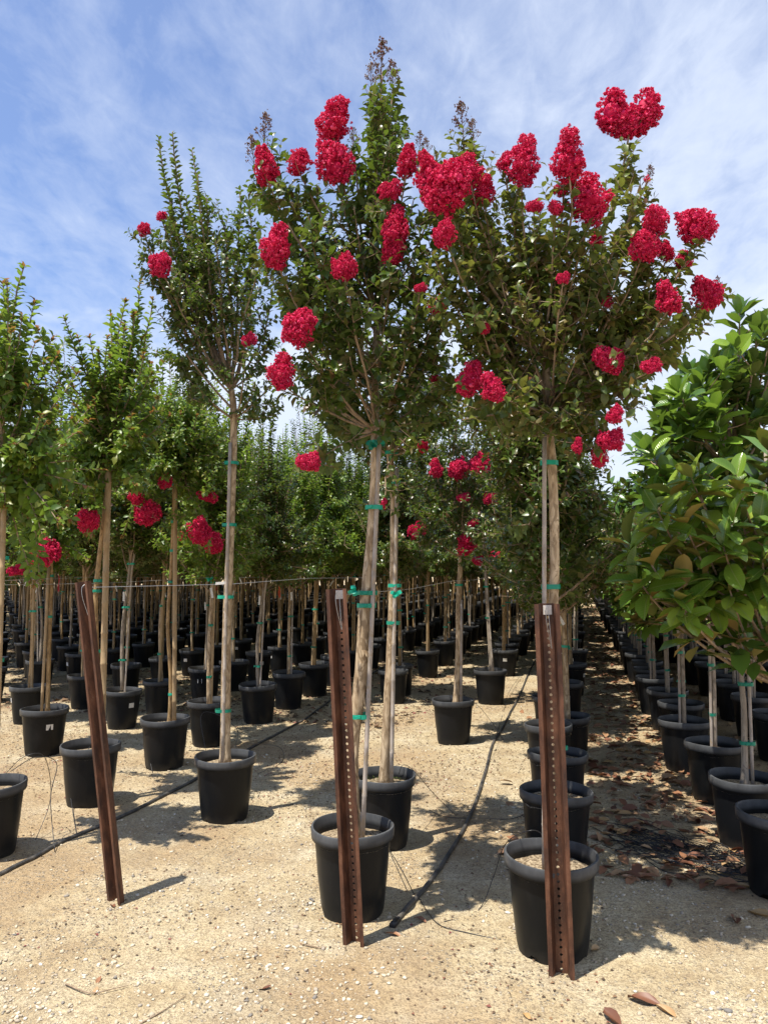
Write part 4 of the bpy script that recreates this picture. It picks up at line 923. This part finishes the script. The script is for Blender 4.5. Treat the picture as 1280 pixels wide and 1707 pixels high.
magnolia(p2.x, p2.y, 'second magnolia at right, taller, with light green leaves against the sky', 42, 'green', 290, 1.15,
         pxtips((p2.x, p2.y), p2.y, [(1232, 520), (1262, 545), (1290, 520), (1330, 560), (1190, 600), (1150, 620), (1130, 650), (1100, 665), (1220, 590), (1260, 610), (1310, 620), (1110, 720), (1080, 745), (1150, 700), (1190, 680), (1240, 670), (1280, 690), (1120, 790), (1170, 770), (1220, 750), (1260, 760),
                                     (1090, 820), (1150, 840), (1200, 830), (1240, 850), (1130, 900), (1180, 920), (1370, 640), (1380, 740), (1165, 640), (1205, 650), (1340, 820), (1110, 680), (1260, 900), (1150, 980), (1200, 1010), (1100, 880), (1300, 560)], .34), .175, 9, .09, MG, twn=3)
def magvar(seed, n, size, per, along, twn, big=True):
    r = random.Random(seed); tp = [Vector((0, 0, .345)), Vector((.01, .01, .9)), Vector((0, 0, 1.4)), Vector((0, .02, 2.1))]; st = [q for q in smooth_line(tp, 5) if q.z > 1.1]
    tips = []
    for k in range(n):
        a = r.uniform(0, 6.28); z = r.uniform(1.1, 2.75); R = .56*(1-abs((z-1.75)/1.3)**2.2)*r.uniform(.55, 1.1); tips.append(Vector((math.cos(a)*R, math.sin(a)*R, z)))
    mb, L = mag_crown(r, tips, st, size, per, along, twn, .5); P, D, N, S = (np.array([tuple(l[k]) if k < 3 else l[k] for l in L], float) for k in range(4))
    V, fl, fs = leaves_np(P, D, N, S, MLT if big else LEAF4); t = MB(); t.tube(smooth_line(tp, 4), [.02-.007*i/12 for i in range(13)], 7)
    s_ = MB(); s_.tube([(.04, -.01, .33), (.035, 0, 1.8)], .010, 6)
    return {'foliage': mesh_np('foliage', V, fl, fs, 'magnolia_foliage_green' if seed % 2 else 'magnolia_foliage_brown', True), 'branches': mb.mesh('branches', 'branch_bark'), 'trunk': t.mesh('trunk', 'bark_grey', True), 'stake': s_.mesh('stake', 'bamboo'), 'cr': (V, fl, fs)}
MV = [magvar(60+i, 38, .145, 9, .07, 4) for i in range(5)]; MVF = magvar(70, 26, .22, 7, .14, 3, False)
mspots = [(6.20, .90), (7.0, .88), (7.9, .90), (8.7, .85)]+[(9.55+.85*i, .87) for i in range(22)]
mfar = []; mi = 0; lst = []
for (u, v_) in mspots: lst.append((u, v_, 0, mi)); mi += 1
for r_ in range(1, 7):
    for k in range(26): lst.append((6.4+r_*.3+.9*k, .87+r_*.82, r_, k))
for (u, v_, r_, k) in lst:
    if r_ and u < 6.2+.4*r_: continue
    p = uv(u+rg.uniform(-.05, .05), v_+rg.uniform(-.05, .05)); q = to_px((p.x, p.y, 1.2))
    if q[0] > 1400: continue
    if 33 < u < 36.5: continue
    if q[2] > 22 or r_ > 4: mfar.append((p.x, p.y)); continue
    if r_ == 0 and k < 8: lab = f'magnolia in {ORD[k+2]} black pot from the front along the right of the aisle'
    elif r_ == 0: lab = 'distant magnolia in black pot lining the right side of the shaded aisle'
    else: lab = 'magnolia in black pot in the shaded rows behind the aisle magnolias'
    root = tag(empty('potted_magnolia', (p.x, p.y, 0)), lab, 'potted tree', MG if (r_ == 0 and k < 8) else ('far magnolias along the aisle' if r_ == 0 else 'magnolias in the rear rows at right'))
    add_pot(root, rg); v = rg.choice(MV); rot = rg.uniform(0, 6.28); s_ = rg.uniform(.92, 1.08)
    if r_ == 0 and k < 3: s_ = 1.06
    for n in ('trunk', 'stake', 'branches', 'foliage'):
        o = link(n, v[n], root); o.rotation_euler = (0, 0, rot)
        if n in ('foliage', 'branches'): o.scale = (s_, s_, s_)
        if n == 'foliage': o['kind'] = 'stuff'
    for z in (.62, .98): link('tie_tape', TIE, root, (0, 0, z)).rotation_euler = (0, 0, rot)
for k in range(18): p = uv(29+.95*k, .87); mfar.append((p.x, p.y)); p = uv(29+.95*k, 1.8); mfar.append((p.x, p.y)); p = uv(29+.95*k, 2.8); mfar.append((p.x, p.y))
mass('far_magnolias', mfar, 'dense far mass of potted magnolias at the end of the aisle', [MVF['cr']], 'bark_grey')
# far windbreak that closes the view
def windbreak():
    r = random.Random(8); P = []; D = []; N = []; S = []
    for k in range(16000):
        x = r.uniform(-75, 60); y = (62 if x > 9 else 43)+r.uniform(-1.5, 1.5); h = 5.0+1.1*noise.noise(Vector((x*.25, 0, 3)))
        P.append((x, y, r.uniform(0, 1)**.8*h)); D.append((r.gauss(0, 1), r.gauss(0, 1), r.gauss(.2, .8))); N.append((r.gauss(0, .6), -.6, 1)); S.append(r.uniform(.45, .8))
    V, fl, fs = leaves_np(np.array(P), np.array(D), np.array(N), np.array(S), LEAF8); o = link('far_hedge', mesh_np('far_hedge', V, fl, fs, 'crape_leaf')); o['kind'] = 'stuff'; o['label'] = 'dark far tree belt closing the nursery'; o['category'] = 'tree belt'
windbreak()

# ------------------------------------------------------------------ training wires, one per row
def wire(u0, v0, u1, z0, label, start=None):
    m = MB(); a = Vector(start) if start else Vector((*uv(u0, v0).xy, z0)); b = Vector((*uv(u1, v0).xy, 1.6)); pts = []
    for i in range(25): t = i/24; p = a.lerp(b, t); p.z -= .02*math.sin(t*math.pi*6)**2; pts.append(p)
    m.tube(pts, .0017, 4); o = link('training_wire', m.mesh('training_wire', 'wire_steel')); tag(o, label, 'wire', 'wires strung along the tree rows'); return o
for k, (v0, st, lb) in enumerate([(ROWS[0], T3p-Vector((0, -.04, .03)), 'thin steel wire running back from the top of the right rusty post'),
                                  (ROWS[1], T2p-Vector((0, -.04, .03)), 'thin steel wire running back from the top of the middle rusty post'),
                                  (ROWS[2], T1p-Vector((0, -.04, .03)), 'thin steel wire running back from the top of the left rusty post'),
                                  (ROWS[3], None, "thin steel wire of the row just left of the left post's row"),
                                  (ROWS[4], None, "thin steel wire of the second row left of the left post's row"),
                                  (ROWS[5], None, "thin steel wire of the third row left of the left post's row")]):
    wire(3.3, v0, 24 if k else 26, 1.6, lb, st)
    if k in (0, 1):
        b = uv(24.2 if k else 26.2, v0); r = tag(empty('steel_post', (b.x, b.y, 0)), f'distant rusty post at the far end of the {RN[k]}', 'post', 'rusty perforated steel posts at the row ends')
        m = MB(); X = Vector((1, 0, 0)); Yv = Vector((0, 1, 0)); m.box((-.035, 0, .8), X, Yv, UP, .03, .02, 1.6); m.box((.035, 0, .8), X, Yv, UP, .03, .02, 1.6); m.box((0, .02, .8), X, Yv, UP, .045, .006, 1.6); link('post_channel', m.mesh('post_channel', 'rusty_steel'), r)

# ------------------------------------------------------------------ irrigation lines
def hose_line(pts, r, label, cap=False):
    root = tag(empty('drip_hose', Vector(pts[0])), label, 'hose'); L = smooth_line([Vector(p)-Vector(pts[0]) for p in pts], 8); m = MB()
    o = Vector(pts[0]); L = [Vector((p.x, p.y, gh(p.x+o.x, p.y+o.y)+r*.75-o.z)) for p in L]; m.tube(L, r, 10); link('hose', m.mesh('hose', 'hose_black', True), root)
    if cap:
        d = (L[1]-L[0]).normalized(); m2 = MB(); m2.tube([L[0]-d*.012, L[0]-d*.010, L[0]+d*.05, L[0]+d*.052], [r*1.1, r*1.35, r*1.35, r*1.1], 12); link('end_fitting', m2.mesh('end_fitting', 'tube_black', True), root)
        m3 = MB(); q = L[3]; m3.tube([q-d*.005, q+d*.005], r*1.25, 12); link('clamp', m3.mesh('clamp', 'tube_black', True), root)
    return root
hose_line([gz(x, y, 0) for x, y in ((655, 1545), (680, 1515), (712, 1478), (745, 1432), (775, 1380), (797, 1328), (811, 1282), (822, 1240), (845, 1200), (866, 1160), (880, 1125), (890, 1105), (905, 1075))], .0125, 'black drip hose with capped end lying between the middle and right pots', True)
hose_line([gz(x, y, 0) for x, y in ((-120, 1500), (-40, 1478), (40, 1440), (110, 1402), (190, 1370), (260, 1335), (330, 1300), (400, 1258), (450, 1232), (500, 1205), (540, 1178), (570, 1155), (610, 1130), (660, 1100))], .0125, 'long black drip hose winding along the ground at left past the tall slim tree')
def thin(pts, label, r=.0025):
    m = MB(); m.tube(smooth_line([Vector(p) for p in pts], 7), r, 5); o = link('drip_tubing', m.mesh('drip_tubing', 'tube_black', True)); tag(o, label, 'tubing', 'loose thin black drip tubes'); return o
thin([gz(645, 1410, .003), gz(672, 1455, .12), gz(690, 1490, .02), gz(702, 1500, .003)], 'thin black tube slanting from mossy pot down to the capped hose')
thin([gz(700, 1500, .003), gz(730, 1540, .003), gz(780, 1555, .003), gz(835, 1567, .003)], 'thin dark tube lying on bare dirt just right of the hose end', .002)
thin([gz(715, 1350, .003), gz(745, 1362, .003), gz(800, 1364, .003), gz(850, 1365, .003), gz(880, 1355, .003)], 'thin black tube lying flat across the hose toward the right pots')
thin([gz(92, 1420, .003), gz(85, 1330, .25), gz(95, 1272, .44), gz(60, 1262, .5), gz(20, 1285, .45)], 'thin black tube arching up beside the pot cut by the left edge')
thin([gz(130, 1400, .003), gz(120, 1340, .05), gz(118, 1300, .2), gz(150, 1245, .44)], 'thin black tube climbing into pot behind the left rusty post')
thin([gz(430, 1290, .003), gz(470, 1270, .003), gz(465, 1245, .06), gz(400, 1238, .42)], 'thin black tube looping right of the tall slim tree pot')
thin([gz(880, 1110, .003), gz(850, 1150, .06), gz(838, 1190, .003), gz(822, 1240, .003)], 'thin tube beside the sunny clearing near the hose bend')
thin([gz(1010, 1390, .003), gz(1040, 1410, .02), gz(990, 1380, .003), gz(960, 1375, .003)], 'thin tube end leading from the tangle toward the right pots')
def tangle():
    r = random.Random(3); m = MB()
    for k in range(46):
        x0 = 1005+r.uniform(-5, 60); y0 = 1372+r.uniform(0, 40); pts = []
        n = 7; dy = r.uniform(-8, 22)
        for i in range(n):
            t = i/(n-1); px = x0+t*(230-r.uniform(0, 30)); py = y0+dy*t+44*t+14*math.sin(t*5+k*.4)+r.uniform(-7, 7); pts.append(gz(px, min(py, 1470), .004+.018*r.random()))
        m.tube(smooth_line(pts, 5), .0024, 4)
    o = link('tubing_tangle', m.mesh('tubing_tangle', 'tube_black', True)); tag(o, 'tangled heap of thin black drip tubing on dirt beside the right magnolia pots', 'tubing')
tangle()

# ------------------------------------------------------------------ fallen leaves, litter, pebbles
def dry_mesh(seed):
    r = random.Random(seed); V = []; Fq = []; curl = r.uniform(.12, .6); bend = r.uniform(-.35, .35); wid = r.uniform(.38, .5); tw = r.uniform(-.5, .5)
    prof = [(0, .03), (.16, .55), (.38, .95), (.62, 1.0), (.83, .7), (1, .05)]
    for i, (t, wv) in enumerate(prof):
        for q in (-1, -.5, 0, .5, 1):
            V.append((q*wid*.5*wv*(1-curl*.3), t-.5, curl*.35*q*q*wv+bend*(t-.5)**2+tw*q*(t-.5)*.3+.02*math.sin(seed+7*t+5*q)))
    for i in range(len(prof)-1):
        for j in range(4): k = i*5+j; Fq.append((k, k+1, k+6, k+5))
    mz = min(v[2] for v in V); V = [(x, y, z-mz) for x, y, z in V]
    me = bpy.data.meshes.new('fallen_leaf'); me.from_pydata(V, [], Fq); me.update()
    for p in me.polygons: p.use_smooth = True
    me.materials.append(MATS['dry_leaf']); return me
DRY = [dry_mesh(i) for i in range(8)]
rl = random.Random(9); FLG = 'fallen brown magnolia leaves on the ground'
def fallen(x, y, s_, label):
    o = link('fallen_leaf', rl.choice(DRY), None, (x, y, gh(x, y)+.001)); o.rotation_euler = (rl.uniform(-.25, .25), rl.uniform(-.25, .25), rl.uniform(0, 6.28)); o.scale = (s_, s_, s_); tag(o, label, 'leaf', FLG); return o
for (px, py, s_, lb) in [(1072, 1672, .12, 'long reddish brown curled leaf near the bottom edge, right of the right post'), (1108, 1688, .09, 'small tan curled leaf beside the long reddish one near the bottom edge'),
                         (1020, 1702, .12, 'rusty brown leaf cut by the bottom edge right of the right post'), (1225, 1535, .12, 'brown curled leaf on sunlit dirt near the right edge'),
                         (1268, 1525, .13, 'orange brown leaf at the right edge beside another curled leaf'), (1118, 1438, .15, 'large pale brown leaf lying on the black tubing tangle'),
                         (1140, 1385, .09, 'light tan leaf just above the black tubing tangle'), (1180, 1437, .10, 'dark brown leaf at the right end of the tubing tangle'),
                         (1232, 1478, .11, 'brown leaf standing against the pot at the right edge'), (992, 1585, .08, 'small brown leaf leaning by the foot of the nearest big pot'),
                         (655, 1560, .07, 'thin brown leaf just below the capped hose end'), (440, 1648, .06, 'small yellow crumpled leaf on gravel at the bottom, left of centre'),
                         (165, 1633, .05, 'tiny orange leaf on dirt at bottom left'), (160, 1652, .05, 'tiny pale leaf below the tiny orange one at bottom left'), (878, 1697, .05, 'tiny brown leaf at the bottom edge left of the right post'), (188, 1512, .06, 'small yellow leaf at the foot of the left rusty post'),
                         (985, 1232, .10, 'tan leaf on dirt left of the aisle pots'), (700, 1535, .07, 'pale leaf touching the hose near its capped end')]:
    p = at_z(px, py); o = fallen(p.x, p.y, s_, lb)
n = 0; tot = 0
litP = []
while n < 300 and tot < 9000:
    tot += 1; u = 4.5+12*rl.random()**1.6; v_ = rl.gauss(.45, .42); p = uv(u, v_); q = to_px(p)
    if v_ < -.45 or v_ > 2.2 or q[0] > 1300: continue
    if math.hypot(p.x-p1.x, p.y-p1.y) < .18 or math.hypot(p.x-p2.x, p.y-p2.y) < .18: continue
    if n < 180: fallen(p.x, p.y, rl.uniform(.075, .125), 'dry brown magnolia leaf lying in the shaded litter of the aisle')
    else: litP.append((p.x, p.y))
    n += 1
for k in range(2600):
    u = 4.5+30*rl.random()**1.3; v_ = rl.gauss(.5, .45) if rl.random() < .7 else rl.uniform(.5, 4); p = uv(u, v_); litP.append((p.x, p.y))
P = []; D = []; N = []; S = []
for x, y in litP:
    a = rl.uniform(0, 6.28); P.append((x, y, .006+rl.uniform(0, .012))); D.append((math.cos(a), math.sin(a), rl.uniform(-.12, .35))); N.append((rl.gauss(0, .3), rl.gauss(0, .3), 1)); S.append(rl.uniform(.07, .13))
V, f1, f2 = leaves_np(np.array(P), np.array(D), np.array(N), np.array(S), MLT); o = link('leaf_litter', mesh_np('leaf_litter', V, f1, f2, 'dry_litter', True)); o['kind'] = 'stuff'; o['label'] = 'brown magnolia leaf litter carpeting the shaded aisle'; o['category'] = 'leaf litter'
P = []; D = []; N = []; S = []
k = 0
while k < 52000:
    u = 2.2+17*rl.random()**1.5; v_ = rl.uniform(-9, 2.4); p = uv(u, v_); dens = noise.noise(Vector((p.x*.9, p.y*.9, 5)))*.6+.25+(.36 if u > 6 and v_ < -1.5 else (.15 if u > 5 else -.12))
    rowd = min(abs(v_-r) for r in list(ROWS.values())+[.9]); dens += .35*math.exp(-(rowd/.3)**2)
    if u < 4.4: dens = dens*.7-.08
    if rl.random() > dens*1.1 or to_px(p)[0] < -60 or to_px(p)[0] > 1340: k += .15; continue
    k += 1
    a = rl.uniform(0, 6.28); P.append((p.x, p.y, gh(p.x, p.y)+.003)); D.append((math.cos(a), math.sin(a), rl.uniform(-.1, .3))); N.append((rl.gauss(0, .3), rl.gauss(0, .3), 1)); S.append(rl.uniform(.008, .030)*(1 if u > 6 else .8))
for k in range(26000):
    u = 8+26*rl.random()**1.2; v_ = rl.uniform(-22, -1.5); p = uv(u, v_); a = rl.uniform(0, 6.28)
    if to_px(p)[0] < -60 or noise.noise(Vector((p.x*.7, p.y*.7, 8))) < -.28: continue
    P.append((p.x, p.y, .006)); D.append((math.cos(a), math.sin(a), rl.uniform(-.1, .3))); N.append((rl.gauss(0, .3), rl.gauss(0, .3), 1)); S.append(rl.uniform(.04, .11))
V, f1, f2 = leaves_np(np.array(P), np.array(D), np.array(N), np.array(S), LEAF4); o = link('fine_litter', mesh_np('fine_litter', V, f1, f2, 'fine_litter')); o['kind'] = 'stuff'; o['label'] = 'fine dark leaf and bark litter scattered on the dirt'; o['category'] = 'litter'
# pebbles
ico = []; t_ = (1+5**.5)/2
for a, b in ((-1, t_), (1, t_), (-1, -t_), (1, -t_)): ico.append((a, b, 0))
for a, b in ((-1, t_), (1, t_), (-1, -t_), (1, -t_)): ico.append((0, a, b))
for a, b in ((-1, t_), (1, t_), (-1, -t_), (1, -t_)): ico.append((b, 0, a))
ico = np.array(ico)/math.sqrt(1+t_*t_)
ICF = [0, 11, 5, 0, 5, 1, 0, 1, 7, 0, 7, 10, 0, 10, 11, 1, 5, 9, 5, 11, 4, 11, 10, 2, 10, 7, 6, 7, 1, 8, 3, 9, 4, 3, 4, 2, 3, 2, 6, 3, 6, 8, 3, 8, 9, 4, 9, 5, 2, 4, 11, 6, 2, 10, 8, 6, 7, 9, 8, 1]
nr = np.random.default_rng(4); Vs = []; k = 0; C = []
while len(C) < 21000:
    y = 2.35+8*rl.random()**2.2; x = rl.uniform(-.56, .56)*(y+.3); d_ = noise.noise(Vector((x*1.1, y*1.1, 11)))*1.5+noise.noise(Vector((x*4, y*4, 2)))*.6+.30
    if rl.random() > d_: continue
    C.append((x, y, gh(x, y)))
C = np.array(C); Sx = (0.0024+.0100*nr.random(len(C))**3.6)[:, None, None]; Vp = ico[None]*(1+.28*nr.standard_normal((len(C), 12, 1)))*Sx*(np.array([1, .8, .6])[None, None]+.15*nr.standard_normal((len(C), 1, 3)))
an = nr.random(len(C))*6.28; ca, sa = np.cos(an)[:, None], np.sin(an)[:, None]; Vr = Vp.copy(); Vr[:, :, 0] = Vp[:, :, 0]*ca-Vp[:, :, 1]*sa; Vr[:, :, 1] = Vp[:, :, 0]*sa+Vp[:, :, 1]*ca
Vr += C[:, None, :]; Vr[:, :, 2] += Sx[:, :, 0]*.2
fl = (np.array(ICF)[None]+(np.arange(len(C))*12)[:, None]).ravel()
o = link('gravel', mesh_np('gravel', Vr.reshape(-1, 3), fl, np.full(len(C)*20, 3), 'pebble')); o['kind'] = 'stuff'; o['label'] = 'loose pale gravel scattered over the sandy dirt'; o['category'] = 'gravel'
# fallen twigs
for i, (pts, lb) in enumerate([([(235, 1706), (270, 1686), (310, 1660)], 'dry twig near the bottom edge, left of centre'), ([(110, 1640), (150, 1655), (190, 1648), (215, 1642)], 'curved thin twig on gravel at bottom left'),
                               ([(510, 1575), (535, 1580), (545, 1578)], 'short twig left of the middle post foot')]):
    m = MB(); L = smooth_line([Vector(gz(*p, .006)) for p in pts], 5); m.tube(L, [.0035*(1-.6*j/(len(L)-1)) for j in range(len(L))], 5); tag(link('twig', m.mesh('twig', 'branch_bark', True)), lb, 'twig')
print('objects', len(bpy.data.objects))
